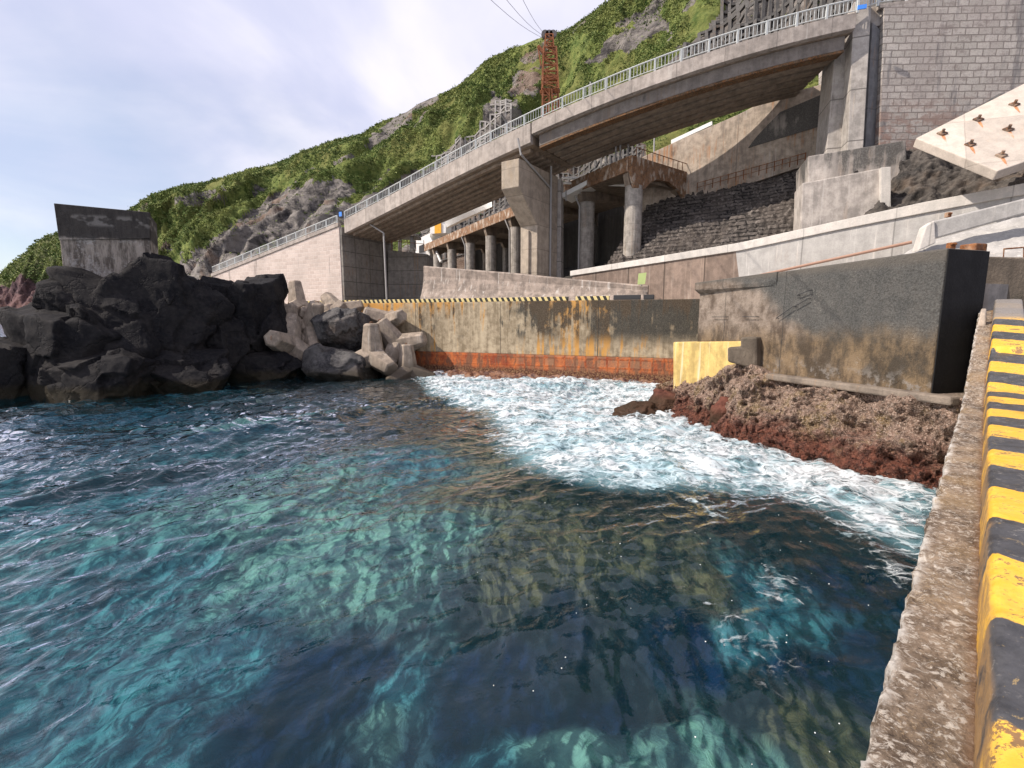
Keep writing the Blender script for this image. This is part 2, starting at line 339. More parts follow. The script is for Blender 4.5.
df = m.t.nodes.new('ShaderNodeBsdfDiffuse')      # light scattered back by the water and its bubbles
aer = m.rmp(m.attr('foam'), -.5, .7, 0, 1)
m.set(df.inputs[0], m.mix(aer, (.018, .095, .125), (.17, .31, .35)))
mxa = m.t.nodes.new('ShaderNodeMixShader'); m.set(mxa.inputs[0], m.rmp(m.attr('foam'), -.6, .8, .12, .85)); m.t.links.new(tr.outputs[0], mxa.inputs[1]); m.t.links.new(df.outputs[0], mxa.inputs[2])
mxb = m.t.nodes.new('ShaderNodeMixShader'); m.set(mxb.inputs[0], m.math('MULTIPLY', fr.outputs[0], m.math('MULTIPLY_ADD', fr.outputs[0], 5.0, .7), clamp=True)); m.t.links.new(mxa.outputs[0], mxb.inputs[1]); m.t.links.new(gl.outputs[0], mxb.inputs[2])
m.t.links.new(mxb.outputs[0], m.out.inputs[0])
tag(link('sea', me, m.m), kind='structure')
# foam lying on the sea
gx, gy = np.meshgrid(np.arange(-9, 13.6, .055), np.arange(3.5, 44, .07), indexing='ij'); ff = foamfield(gx, gy)
tur = fbm(np.stack([gx*.9, gy*.9, gx*0], -1), 4, .55); ff2 = ff+tur*.55
hz = waveh(gx, gy, .06)*.8+.03+np.clip(ff, 0, 1.5)*(.03+.09*np.clip(fbm(np.stack([gx*1.1, gy*1.1, gx*0+3], -1), 4, .5)+.2, 0, 1.5))
V = np.stack([gx, gy, hz], -1).reshape(-1, 3); Fa = gridfaces(*gx.shape); keep = (ff2.ravel()[Fa] > -.35).any(1); Fa = Fa[keep]
u, inv = np.unique(Fa, return_inverse=True); me = npmesh('sea_foam', V[u], inv.reshape(-1, 4), True); attr(me, 'foam', ff.ravel()[u])
m = Mat('foam', .9, .2); P = m.pos; wq = m.vadd(P, m.vmul(m.noise(P, .8, 4, .6, 0, True), (1.4, 1.4, 0)))
lace = m.vor(wq, 2.6, 'DISTANCE_TO_EDGE'); n1 = m.noise(wq, 1.1, 7, .7, .8); n2 = m.noise(m.vmul(wq, (.6, 1.5, 1)), 3.5, 5, .7, 1.0)
cov = m.math('ADD', m.math('MULTIPLY', m.math('MINIMUM', m.attr('foam'), .9), .62), m.math('MULTIPLY', m.math('SUBTRACT', m.math('MULTIPLY_ADD', n2, .5, m.math('MULTIPLY', n1, .8)), .67), 4.2))
cov = m.math('ADD', cov, m.rmp(lace, 0, .12, .4, 0))
al = m.rmp(cov, -.1, 1.05, 0, .95)
sw = m.noise(m.vadd(m.vmul(P, (.75, 1.15, 1)), m.vmul(m.noise(P, .6, 3, .6, 0, True), (2.4, 2.4, 0))), .75, 7, .62, 1.0)
sq = m.math('ABSOLUTE', m.math('SUBTRACT', sw, .5)); bgf = m.noise(m.vmul(wq, (.6, 1, 1)), .55, 4, .6, .6)
col = m.mix(m.rmp(m.math('MULTIPLY_ADD', sw, .45, m.math('MULTIPLY', bgf, .55)), .38, .58), (.34, .47, .52), (.60, .63, .65)); col = m.mix(m.rmp(sq, 0, .03, .3, 0), col, (.70, .71, .72))
m.set(m.b.inputs['Alpha'], al)
fm = m.done(col, m.bump(m.math('ADD', sw, m.math('MULTIPLY', n2, .15)), .14, .06))
tag(link('sea_foam', me, fm), 'white foam churning on the water along the quay and rocks', 'foam', kind='stuff')
# single flecks of froth drifting
mb = MB()
for k in range(46):
    if k < 30: px_, py_ = random.uniform(470, 880), random.uniform(500, 768)
    else: px_, py_ = random.uniform(620, 930), random.uniform(495, 620)
    p = atz(px_, py_, 0); s_ = random.uniform(.003, .007)*(1+p.y*.08)
    q = [p+Vector((s_*math.cos(a)*random.uniform(.6, 1.3), s_*math.sin(a)*random.uniform(.6, 1.3), 0)) for a in [k_*1.047 for k_ in range(6)]]
    hh = float(waveh(np.array([p.x]), np.array([p.y]), .03)[0]); q = [Vector((v.x, v.y, hh+.006)) for v in q]
    mb.prism([v+Vector((0, 0, .006)) for v in q], q)
tag(mb.build('froth_flecks', plain('froth', (.7, .72, .72), .8)), 'tiny white froth flecks drifting on the dark near water', 'froth', kind='stuff')
# ---------------------------------------------------------------- seabed
SB = [  # sight pixel on the water, bed depth, kind: 0 dark rock, 1 pale turquoise sand, 2 brown reef, 3 mid teal, 4 deep blue
 (40, 700, 3, 3), (60, 600, 3.5, 3), (150, 560, 3, 3), (20, 480, 4, 3), (150, 450, 4, 3), (280, 520, 2.6, 1), (330, 470, 2.6, 1), (420, 450, 2.2, 3), (380, 560, 2.4, 1), (230, 640, 2.8, 3),
 (240, 750, 3, 4), (300, 690, 3.2, 4), (360, 640, 3, 4), (430, 610, 3, 4), (440, 520, 2.2, 1), (180, 700, 2.6, 3), (470, 660, 3, 4), (390, 720, 3.4, 4), (520, 640, 3, 4), (600, 650, 2.8, 0), (560, 600, 2.5, 4),
 (430, 580, 2, 1), (400, 640, 2.4, 3), (380, 680, 2.5, 1), (480, 735, 2.6, 3), (560, 720, 2.2, 1), (640, 740, 2.2, 1), (690, 700, 2.4, 1), (600, 768, 2.2, 1), (520, 768, 2.3, 1), (330, 768, 3, 4),
 (520, 520, 1.2, 2), (560, 500, .8, 2), (620, 500, .8, 2), (600, 540, 1, 2), (680, 530, 1, 2), (720, 560, 1.5, 2), (540, 560, 1.6, 2), (660, 575, 1.6, 0), (500, 480, 1.4, 2), (480, 440, 2, 2), (460, 400, 2.5, 2),
 (780, 520, 1.8, 0), (850, 560, 2, 4), (860, 620, 2.2, 4), (800, 600, 2.2, 3), (760, 580, 2.2, 3), (740, 640, 2, 0), (800, 680, 2, 2), (850, 730, 2, 2), (770, 740, 2.2, 1), (820, 650, 2.4, 4), (720, 680, 2.2, 0), (700, 620, 2.4, 4), (755, 615, 2, 3), (300, 640, 3, 4), (350, 690, 3, 4), (470, 690, 3, 4), (530, 680, 3, 4), (600, 680, 3, 4), (650, 690, 3, 0), (700, 660, 3, 4), (760, 690, 3, 0), (480, 610, 3, 0), (540, 590, 2, 0), (250, 700, 3, 4), (800, 640, 2, 4), (640, 460, 1.5, 3), (800, 480, 1.5, 3)]
sp = np.array([[*atz(a, b, -c*.75)[:2], c, k] for a, b, c, k in SB])
CL = np.array([(.03, .03, .035), (.33, .46, .37), (.27, .165, .085), (.12, .29, .33), (.008, .018, .07)])
nr2, na2 = 420, 420
r = np.concatenate([np.geomspace(.8, 90, nr2-20), np.geomspace(94, 7200, 20)]); th = np.linspace(-1.95, 1.75, na2); RR, TT = np.meshgrid(r, th, indexing='ij'); X = RR*np.sin(TT); Y = RR*np.cos(TT)
P3 = np.stack([X, Y, X*0], -1); wx = X+fbm(P3*.45, 3)*.55; wy = Y+fbm(P3*.45+40, 3)*.55
W = 1/(((wx[..., None]-sp[:, 0])**2+(wy[..., None]-sp[:, 1])**2)/(1+.05*(sp[:, 1]**2))+.01)**2.6
W /= W.sum(-1, keepdims=True); Wd = 1/(((X[..., None]-sp[:, 0])**2+(Y[..., None]-sp[:, 1])**2)/(1+.05*(sp[:, 1]**2))+.15)**1.6; Wd /= Wd.sum(-1, keepdims=True); dep = 2.6+(Wd*(sp[:, 2]-2.4)).sum(-1)*1.1; kc = (W[..., None]*CL[sp[:, 3].astype(int)]).sum(-2)
far = np.clip((RR-24)/40, 0, 1); dep = dep*(1-far)+9*far; kc = kc*(1-far[..., None])+np.array((.03, .11, .18))*far[..., None]
Zb = -dep+ridged(P3*.4, 3)*.3+fbm(P3*1.3, 3)*.12
Zb = np.minimum(Zb, -.35)
me = npmesh('seabed', np.stack([X, Y, Zb], -1).reshape(-1, 3), gridfaces(nr2, na2), True)
ca = me.color_attributes.new('bed', 'FLOAT_COLOR', 'POINT'); ca.data.foreach_set('color', np.concatenate([kc, np.ones_like(kc[..., :1])], -1).astype(np.float32).ravel())
m = Mat('seabed', .9, .1); P = m.vmul(m.vadd(m.pos, m.vmul(m.noise(m.pos, .8, 3, .5, 0, True), (.7, .7, 0))), (1, 1, .3))
an = m.t.nodes.new('ShaderNodeAttribute'); an.attribute_name = 'bed'
n1 = m.noise(P, .9, 6, .6, .3); n2 = m.math('ADD', m.vor(m.vadd(P, m.vmul(m.noise(m.pos, 2.2, 3, .6, 0, True), (.5, .5, 0))), .85, 'DISTANCE_TO_EDGE'), m.math('MULTIPLY', m.rmp(m.noise(P, .7, 3), .45, .6), .12)); n3 = m.noise(P, 3.2, 6, .65, .6)
col = m.mix(m.rmp(n1, .36, .62, .0, 1), m.mix(1.0, an.outputs['Color'], (.42, .45, .55), 'MULTIPLY'), an.outputs['Color'])
col = m.mix(m.rmp(n3, .45, .68, 0, .6), col, m.mix(1.0, an.outputs['Color'], (1.5, 1.5, 1.35), 'MULTIPLY'))
col = m.mix(m.rmp(n2, 0, .20, .85, 0), col, m.mix(1.0, col, (.22, .27, .36), 'MULTIPLY'))
tag(link('seabed', me, m.done(col, m.bump(n3, .8, .2))), kind='structure')

# ---------------------------------------------------------------- hillside
class Slope:
    def __init__(s, ridge, foot, amp, seed):
        s.R = np.array([at(*p) for p in ridge]); s.Fo = np.array([at(*p) for p in foot]); s.rp = np.array([p[0] for p in ridge]); s.fp = np.array([p[0] for p in foot]); s.amp = amp; s.seed = seed
        s.lo = max(s.rp[0], s.fp[0]); s.hi = min(s.rp[-1], s.fp[-1])
    def __call__(s, u, v):
        pu = s.lo+(s.hi-s.lo)*u
        R_ = np.stack([np.interp(pu, s.rp, s.R[:, k]) for k in range(3)], -1); Q = np.stack([np.interp(pu, s.fp, s.Fo[:, k]) for k in range(3)], -1)
        vv = np.clip(v, 0, 1)[..., None]; P = Q+(R_-Q)*vv
        over = np.clip(v-1, 0, 9)[..., None]; out = (Q-R_)*np.array((1, 1, 0)); out /= np.linalg.norm(out, axis=-1, keepdims=True)
        P = P-out*over*150+np.array((0, 0, -1))*over*60
        N = out*.75+np.array((0, 0, .66)); D = np.linalg.norm(Q, axis=-1)
        damp = np.clip(np.minimum(v*6, 1), 0, 1)*np.where(v > 1, .12, np.clip((1-v)*5, .12, 1))
        q = np.stack([P[..., 0]*.028, P[..., 1]*.028, P[..., 2]*.010], -1)+s.seed
        g = (ridged(q, 4)-.45)*s.amp*1.3+fbm(np.stack([P[..., 0]*.11, P[..., 1]*.11, P[..., 2]*.05], -1)+s.seed, 4)*s.amp*.28+fbm(P*.4+s.seed, 3)*.5
        return P+N*(g*damp*np.clip(D/130, .25, 2.2))[..., None]
ridge = [(60, 236, 330), (100, 226, 300), (133, 209, 275), (150, 196, 265), (184, 186, 255), (206, 183, 248), (249, 171, 235), (275, 165, 228), (305, 151, 220), (335, 140, 212), (361, 135, 206), (395, 116, 198), (421, 103, 190), (442, 92, 185), (460, 82, 180), (485, 62, 172), (515, 47, 163), (539, 39, 157), (560, 33, 150), (581, 21, 144), (612, 0, 136), (660, -40, 126), (760, -130, 116), (900, -260, 104), (1100, -420, 92), (1300, -560, 84)]
foot = [(60, 318, 240), (100, 314, 215), (150, 306, 185), (222, 300, 128), (345, 290, 100), (430, 266, 112), (520, 240, 98), (600, 215, 82), (680, 190, 68), (760, 165, 62), (850, 130, 58), (950, 100, 54), (1100, 60, 52), (1300, 0, 50)]
hill = Slope(ridge, foot, 11, 3.3)
head = Slope([(-160, 312, 620), (-60, 292, 560), (0, 275, 500), (14, 262, 480), (45, 237, 450), (62, 231, 440), (100, 236, 430), (150, 262, 410)], [(-160, 321, 520), (-60, 322, 470), (0, 323, 420), (60, 323, 380), (150, 323, 330)], 6, 9.1)
ROCKY = [[(150, 300), (170, 272), (210, 240), (245, 214), (300, 183), (330, 178), (352, 186), (340, 203), (300, 225), (240, 262), (222, 300)], [(222, 290), (300, 222), (352, 200), (420, 172), (425, 190), (345, 225), (260, 262)],
         [(361, 142), (385, 125), (444, 88), (440, 103), (400, 128), (370, 147)], [(415, 176), (440, 150), (480, 130), (492, 100), (512, 100), (516, 130), (470, 160), (425, 186)],
         [(655, 70), (690, 42), (718, 14), (735, -40), (980, -80), (980, 60), (700, 60)], [(390, 262), (430, 225), (520, 180), (640, 145), (660, 170), (540, 230), (430, 270)], [(585, 62), (602, 40), (655, 20), (668, 30), (640, 42), (600, 62)], [(512, 75), (530, 68), (542, 76), (530, 100), (512, 92)]]
def inpoly(x, y, poly):
    ins = np.zeros(x.shape, bool)
    for (x1, y1), (x2, y2) in zip(poly, poly[1:]+poly[:1]):
        ins ^= ((y1 > y) != (y2 > y)) & (x < (x2-x1)*(y-y1)/(y2-y1+1e-9)+x1)
    return ins
def rocky(P, jig=9):
    x, y = proj(P); n = fbm(P*.09, 3); x = x+n*jig; y = y+fbm(P*.09+50, 3)*jig; mk = np.zeros(x.shape, bool)
    for p in ROCKY: mk |= inpoly(x, y, p)
    n2 = fbm(np.stack([P[..., 0]*.05, P[..., 1]*.05, P[..., 2]*.09], -1)+7, 4)
    return np.where(mk, 1.0, np.where(n2 > .50, .8, 0))
def slope_mesh(S, nu, nv, name, vmax, mfun):
    uu, vv = np.meshgrid(np.linspace(0, 1, nu), np.linspace(-.05, vmax, nv), indexing='ij'); P = S(uu, vv)
    P[..., 2] = np.where(vv < 0, P[..., 2]-8, P[..., 2]); me = npmesh(name, P.reshape(-1, 3), gridfaces(nu, nv)[:, ::-1], True); rk = mfun(P, uu, vv); attr(me, 'rocky', rk)
    return me
m = Mat('hill_surface', .95, .1); P = m.pos; rk = m.attr('rocky'); a = m.noise(m.vmul(P, (1, 1, 2.2)), .16, 8, .7, .5); b = m.noise(P, .55, 8, .75); c_ = m.noise(P, .06, 5)
gr = m.mix(m.rmp(b, .35, .65), (.06, .095, .025), (.19, .215, .065)); gr = m.mix(m.rmp(a, .54, .66, 0, .7), gr, (.025, .04, .012)); gr = m.mix(m.rmp(c_, .45, .6, 0, .6), gr, (.15, .14, .05))
ro = m.mix(m.rmp(a, .38, .62), (.045, .042, .043), (.22, .20, .185)); ro = m.mix(m.rmp(b, .45, .7, 0, .6), ro, (.30, .27, .24)); ro = m.mix(m.rmp(c_, .52, .62, 0, .5), ro, (.17, .10, .06))
hm = m.done(m.mix(m.rmp(rk, .35, .65), gr, ro), m.bump(m.math('ADD', a, m.math('MULTIPLY', b, .5)), 1.0, 1.2))
tag(link('hillside', slope_mesh(hill, 520, 260, 'hillside', 1.5, lambda P, u, v: rocky(P)), hm), kind='structure')
def headmask(P, u, v): return np.where(v+fbm(P*.012, 3)*.25 < .52, 1.0, 0)
m = Mat('headland_surface', .95, .1); P = m.pos; rk = m.attr('rocky'); a = m.noise(m.vmul(P, (1, 1, 2.5)), .05, 8, .7, .6); b = m.noise(P, .25, 6, .7)
gr = m.mix(m.rmp(b, .35, .65), (.06, .075, .035), (.19, .20, .09)); ro = m.mix(m.rmp(a, .40, .60), (.05, .035, .04), (.16, .10, .10))
ro = m.mix(m.math('MULTIPLY', m.rmp(m.sep(P)[2], 5, 38, 1, 0), m.rmp(b, .4, .6)), ro, (.12, .065, .055))
tag(link('headland', slope_mesh(head, 260, 120, 'headland', 1.5, headmask), m.done(m.mix(rk, gr, ro), m.bump(a, 1.0, 4))), kind='structure')
# shrubs: uncountable small leaf clumps over the slopes
def leaves(S, n, umax, keepf, k, sz, name, seed, vlo=.0):
    g = np.random.default_rng(seed); u = g.random(n)*umax; v = vlo+(1.02-vlo)*g.random(n); P = S(u, v); ok = keepf(P, u, v, g); P = P[ok]; D = np.linalg.norm(P, axis=1)
    pxs, pys = proj(P); vis = (pxs > -150) & (pxs < 1150) & (pys > -120) & (pys < 360); P = P[vis]; D = D[vis]; n = len(P)
    s_ = sz*D*(.5+g.random(n)**2*1.3); off = g.normal(size=(n, k, 3))*np.array((.55, .55, .42)); off[..., 2] = np.abs(off[..., 2])+.15
    C = P[:, None]+off*s_[:, None, None]; ax = g.normal(size=(n, k, 3)); ax[..., 2] = np.abs(ax[..., 2])*.8+.3
    ax /= np.linalg.norm(ax, axis=-1, keepdims=True); t1 = np.cross(ax, g.normal(size=(n, k, 3))); t1 /= np.linalg.norm(t1, axis=-1, keepdims=True); t2 = np.cross(ax, t1)
    q = (s_*.36)[:, None, None]*(.6+.8*g.random((n, k, 1)))
    V = np.stack([C-t1*q-t2*q*.6, C+t1*q-t2*q*.7, C+t1*q*.8+t2*q*.6, C-t1*q*.9+t2*q*.7], 2).reshape(-1, 3)
    return npmesh(name, V, np.arange(len(V)).reshape(-1, 4))
m = Mat('shrub_leaves', .75, .2); P = m.pos; gi = m.t.nodes.new('ShaderNodeNewGeometry').outputs['Random Per Island']
a = m.noise(P, .05, 5, .65); b = m.noise(P, .22, 4, .6)
col = m.mix(m.rmp(a, .40, .60), (.075, .125, .032), (.21, .24, .075)); col = m.mix(m.rmp(b, .46, .60, 0, .8), col, (.04, .075, .022)); col = m.mix(m.math('POWER', gi, 3.0), col, (.26, .29, .11))
m.b.inputs['Specular IOR Level'].default_value = .1
leafm = m.done(col)
def kp(P, u, v, g):
    rk_ = rocky(P); dens = fbm(P*.07, 3)+fbm(P*.3, 2)*.5; return (rk_ < .5) & (dens > -.12-.5*g.random(len(u))**3) | ((rk_ > .9) & (g.random(len(u)) < .035)) | ((rk_ > .7) & (rk_ < .9) & (g.random(len(u)) < .25))
tag(link('shrubs', leaves(hill, 280000, .62, kp, 6, .0017, 'shrubs', 5, -.0), leafm), 'dense green scrub covering the steep hillside above the road', 'shrubs', kind='stuff')
tag(link('headland_scrub', leaves(head, 22000, 1, lambda P, u, v, g: headmask(P, u, v) < .5, 5, .0019, 'headland_scrub', 6, .3), leafm), 'pale green scrub on top of the far reddish headland', 'shrubs', kind='stuff')
# concrete lattice frames pinned on the slope
def frames(name, label, poly, du, dv, w_, mat):
    mb = MB(); uu, vv = np.meshgrid(np.arange(0, .95, du), np.arange(.0, 1.0, dv), indexing='ij'); P = hill(uu, vv); out = np.array((0, 0, .5)); P = P+out
    x, y = proj(P); j = fbm(P*.12, 2)*7; ok = inpoly(x+j, y+j, poly); A, B = uu.shape
    seen = set(); best = []
    for st_ in zip(*np.nonzero(ok)):
        if st_ in seen: continue
        comp = []; q = [st_]; seen.add(st_)
        while q:
            i, k = q.pop(); comp.append((i, k))
            for e in ((i+1, k), (i-1, k), (i, k+1), (i, k-1)):
                if 0 <= e[0] < A and 0 <= e[1] < B and ok[e] and e not in seen: seen.add(e); q.append(e)
        if len(comp) > len(best): best = comp
    ok[:] = False
    for e in best: ok[e] = True
    for i in range(A-1):
        for k in range(B-1):
            if ok[i, k] and ok[i+1, k]: mb.bar(P[i, k], P[i+1, k], w_)
            if ok[i, k] and ok[i, k+1]: mb.bar(P[i, k], P[i, k+1], w_*1.2)
    return tag(mb.build(name, mat), label, 'slope frame')
fgrey = concrete('frame_concrete', (.11, .105, .10), mold=.5, stain=.2, seed=20)
frames('slope_frame', 'dark grid of concrete beams on the slope above the upper bridge rail', [(640, 110), (690, 46), (712, 24), (727, -30), (1000, -60), (1000, 60), (700, 90)], .0063, .026, .42, fgrey)
frames('slope_frame', 'weathered lattice of pale concrete beams stepping down the green hillside', [(400, 205), (412, 178), (440, 152), (478, 130), (496, 98), (512, 98), (516, 130), (470, 162), (440, 190)], .0040, .024, .36, concrete('frame_pale', (.30, .285, .27), mold=.3, seed=21))
frames('slope_frame', 'grey grid of concrete beams on the bank seen beneath the bridge', [(385, 266), (425, 225), (520, 175), (640, 140), (665, 160), (560, 215), (430, 270)], .0040, .028, .25, fgrey)

# ---------------------------------------------------------------- land base behind the sea walls
LA = Vector((-7.7, 40, 0)); LB = Vector((10.8, 32.7, 0)); LD = (LB-LA).normalized(); LN = Vector((-LD.y, LD.x, 0))   # low sea wall line; LN points inland
def lw(s, off=0, z=0): return LA+LD*s+LN*off+Vector((0, 0, z))
base = [lw(-20, .8), lw(21.6, .8), (9.6, 23.2, 0), (12.5, 14.4, 0), (16, 15.5, 0), (60, 10, 0), (90, 60, 0), (40, 130, 0), (-60, 150, 0), (-60, 75, 0), (-22, 52, 0)]
tag(MB().prism([(p[0], p[1], 5.55) for p in base], [(p[0], p[1], -4) for p in base]).build('land_base', M['ground']), kind='structure')
# ---------------------------------------------------------------- low sea wall with rust band
m = Mat('sea_wall_concrete', .85); P = m.pos; z = m.sep(P)[2]; big = m.noise(m.vmul(P, (1, 1, .7)), .38, 7, .62); st = m.noise(m.vmul(P, (2, 2, .14)), 1.1, 6, .65); med = m.noise(P, 2.2, 6, .7); fine = m.noise(P, 15, 4, .7)
u = m.dot(P, tuple(LD)); u0 = LA.dot(LD)
col = m.mix(m.rmp(m.math('MULTIPLY_ADD', med, .5, m.math('MULTIPLY', st, .5)), .38, .62), (.20, .155, .10), (.44, .36, .25))
och = m.math('ADD', m.math('MULTIPLY', st, .6), m.math('MULTIPLY', big, .4)); ochk = m.math('ADD', m.rmp(u, u0-7, u0+2, .07, 0), m.math('MULTIPLY', m.rmp(u, u0+9, u0+12, 0, 1), m.rmp(u, u0+15, u0+18, .085, 0)))
ochk = m.math('ADD', ochk, m.rmp(z, 4.2, 5.8, -.03, .03))
col = m.mix(m.rmp(m.math('ADD', och, ochk), .515, .585, 0, .9), col, (.50, .25, .055))
blk = m.math('ADD', m.math('MULTIPLY', big, .6), m.math('MULTIPLY', st, .3)); blk = m.math('ADD', blk, m.math('MULTIPLY', med, .12)); side = m.rmp(u, u0+1, u0+19, -.03, .085)
band = m.math('MULTIPLY', m.rmp(z, 2.2, 3.6, 0, 1), 1.0)
col = m.mix(m.math('MULTIPLY', m.rmp(m.math('ADD', blk, side), .512, .575, 0, .93), band), col, m.mix(m.rmp(fine, .4, .7), (.022, .022, .02), (.075, .07, .06)))
vj = m.rmp(m.math('ABSOLUTE', m.math('SUBTRACT', m.math('FRACT', m.math('DIVIDE', m.math('SUBTRACT', u, u0-.3), 7.6)), .5)), .496, .4985)
col = m.mix(vj, col, (.03, .025, .02))
lowc = m.done(col, m.bump(m.math('MULTIPLY_ADD', med, .8, m.math('MULTIPLY', fine, .3)), .5, .08))
t = thing('sea_wall', 'low stained sea wall with an orange rust band and a striped kerb', 'sea wall', lw(0))
MB().prism([lw(-20, 0, 1.75), lw(21.6, 0, 1.75), lw(21.6, .9, 1.75), lw(-20, .9, 1.75)], [lw(-20, 0, 5.75), lw(21.6, 0, 5.75), lw(21.6, .9, 5.75), lw(-20, .9, 5.75)]).build('wall', lowc, t, .04)
m = Mat('rust_band', .8); P = m.pos; z = m.sep(P)[2]; u = m.dot(P, tuple(LD)); a = m.noise(P, 1.3, 6, .7); b = m.noise(m.vmul(P, (1, 1, .3)), 2.5, 5, .7); c_ = m.noise(P, 9, 5, .7)
col = m.mix(m.rmp(a, .38, .6), (.24, .05, .02), (.46, .13, .04)); col = m.mix(m.rmp(b, .44, .58, 0, .85), col, (.15, .075, .045))
pan = m.brick(m.comb(u, m.math('SUBTRACT', z, .95), 0.0), .78, .62, .07, 0, (1, 1, 1), (0, 0, 0), (.5, .5, .5))
col = m.mix(m.math('MULTIPLY', m.rmp(u, u0+6, u0+11), m.math('MULTIPLY', m.math('SUBTRACT', 1.0, pan[1]), m.rmp(m.sep(pan[0])[0], .2, .8, .15, .5))), col, (.34, .19, .11))
low = m.math('MULTIPLY_ADD', a, .5, z); col = m.mix(m.rmp(low, .75, 1.1, 1, 0), col, m.mix(m.rmp(c_, .4, .65), (.07, .022, .016), (.26, .15, .075)))
MB().prism([lw(-20, -.10, -3), lw(21.6, -.10, -3), lw(21.6, .8, -3), lw(-20, .8, -3)], [lw(-20, -.10, 1.747), lw(21.6, -.10, 1.747), lw(21.6, .8, 1.747), lw(-20, .8, 1.747)]).build('rust_band', m.done(col, m.bump(m.math('MULTIPLY_ADD', pan[1], .25, c_), .7, .08)), t, .03)
# striped kerb on top
m = Mat('hazard_stripes_small', .7); u = m.dot(m.pos, tuple(LD)); s_ = m.math('FRACT', m.math('DIVIDE', m.math('MULTIPLY_ADD', m.sep(m.pos)[2], .5, u), .46)); wr = m.noise(m.pos, 6, 5, .7)
col = m.mix(m.math('GREATER_THAN', s_, .5), (.025, .025, .025), (.62, .50, .22)); km = m.done(m.mix(m.rmp(wr, .55, .7, 0, .6), col, (.3, .27, .22)))
mb = MB()
for a, b in ((-12, 12.6), (13.2, 15.6)): mb.box(lw((a+b)/2, .2, 5.90), LD*(b-a)/2, LN*.16, (0, 0, .145))
mb.build('kerb', km, t, .02)
for s0, l_ in ((16.35, .45), (17.2, .55), (18.3, .35)): tag(MB().box(lw(s0, .25, 5.93), LD*l_, LN*.16, (0, 0, .16)).build('stop_block', M['dark'], None, .03), {16.35: 'leftmost of the three black stop blocks on the sea wall top', 17.2: 'longest, middle one of the black stop blocks on the sea wall', 18.3: 'short black stop block nearest the dark stained wall'}[s0], 'stop block', 'black blocks on the sea wall')
# algae shelf at the foot of the low wall
nu, nv = 260, 30; uu, vv = np.meshgrid(np.linspace(-2, 19, nu), np.linspace(0, 1, nv), indexing='ij'); wd = np.interp(uu, [-2, 0, 6, 10, 14, 19], [.8, 1.6, 2.6, 1.6, .9, .9])
Px = LA.x+LD.x*uu-LN.x*(vv*wd-.1); Py = LA.y+LD.y*uu-LN.y*(vv*wd-.1); q = np.stack([Px, Py, vv], -1)
Pz = .42*(1-vv)**1.2-.45*vv+fbm(q*1.6, 5, .6)*.17
m = Mat('algae', .5, .5); a = m.noise(m.pos, 3, 6, .7); sm = m.done(m.mix(m.rmp(a, .4, .62), (.05, .014, .010), (.22, .11, .06)), m.bump(m.noise(m.pos, 14, 5, .7), .9, .06))
tag(link('algae_ledge', npmesh('algae_ledge', np.stack([Px, Py, Pz], -1).reshape(-1, 3), gridfaces(nu, nv), False), sm), 'low wet ledge with reddish algae at the foot of the rusty sea wall', 'ledge')

# ---------------------------------------------------------------- big dark wall
BC = Vector((11.9, 13.5, 0)); BD = Vector((-.30, .95, 0)).normalized(); BN = Vector((BD.y, -BD.x, 0))      # BN points inland
def bw(s, off=0, z=0): return BC+BD*s+BN*off+Vector((0, 0, z))
m = Mat('dark_wall_concrete', .8); P = m.pos; z = m.sep(P)[2]; sU = m.math('SUBTRACT', m.dot(P, tuple(BD)), BC.dot(BD)); big = m.noise(P, .5, 6, .6); med = m.noise(P, 2.4, 6, .7); fine = m.noise(P, 18, 5, .75); st = m.noise(m.vmul(P, (1.4, 1.4, .75)), 1.1, 7, .7)
col = m.mix(m.rmp(m.math('MULTIPLY_ADD', med, .5, m.math('MULTIPLY', st, .5)), .38, .62), (.10, .074, .056), (.27, .22, .18))
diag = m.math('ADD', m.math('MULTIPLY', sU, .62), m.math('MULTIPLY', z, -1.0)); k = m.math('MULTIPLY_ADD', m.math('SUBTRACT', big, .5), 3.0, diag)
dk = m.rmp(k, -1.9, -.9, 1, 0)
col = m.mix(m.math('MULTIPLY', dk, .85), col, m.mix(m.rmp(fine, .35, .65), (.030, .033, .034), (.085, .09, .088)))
lowk = m.rmp(m.math('MULTIPLY_ADD', big, -1.6, z), 2.6, 3.7, 1, 0)
col = m.mix(m.math('MULTIPLY', lowk, .8), col, m.mix(m.rmp(st, .4, .62), (.05, .036, .022), (.19, .128, .068)))
col = m.mix(m.rmp(m.math('MULTIPLY_ADD', st, .5, m.math('MULTIPLY', fine, .5)), .58, .66, 0, .35), col, (.30, .27, .23))
col = m.mix(m.math('MULTIPLY', m.rmp(z, 2.4, 3.2, .8, 0), m.rmp(med, .53, .63)), col, (.22, .20, .18))
col = m.mix(m.math('MULTIPLY', m.rmp(z, 5.95, 6.2, 0, 1), m.rmp(big, .3, .55, .3, 1)), col, (.10, .09, .078))
h = m.math('MULTIPLY_ADD', fine, .5, med)
for k_ in (5.2, 8.3): col = m.mix(m.rmp(m.math('ABSOLUTE', m.math('SUBTRACT', sU, m.math('MULTIPLY_ADD', med, .12, k_-.06))), 0, .03, .8, 0), col, (.025, .025, .025))
bigm = m.done(col, m.bump(h, .8, .1))
t = thing('breakwater_wall', 'big dark mouldy concrete wall ending in a black end face above the rocks', 'wall', BC)
tp = lambda s: 6.4-.028*s
SL = 10.05
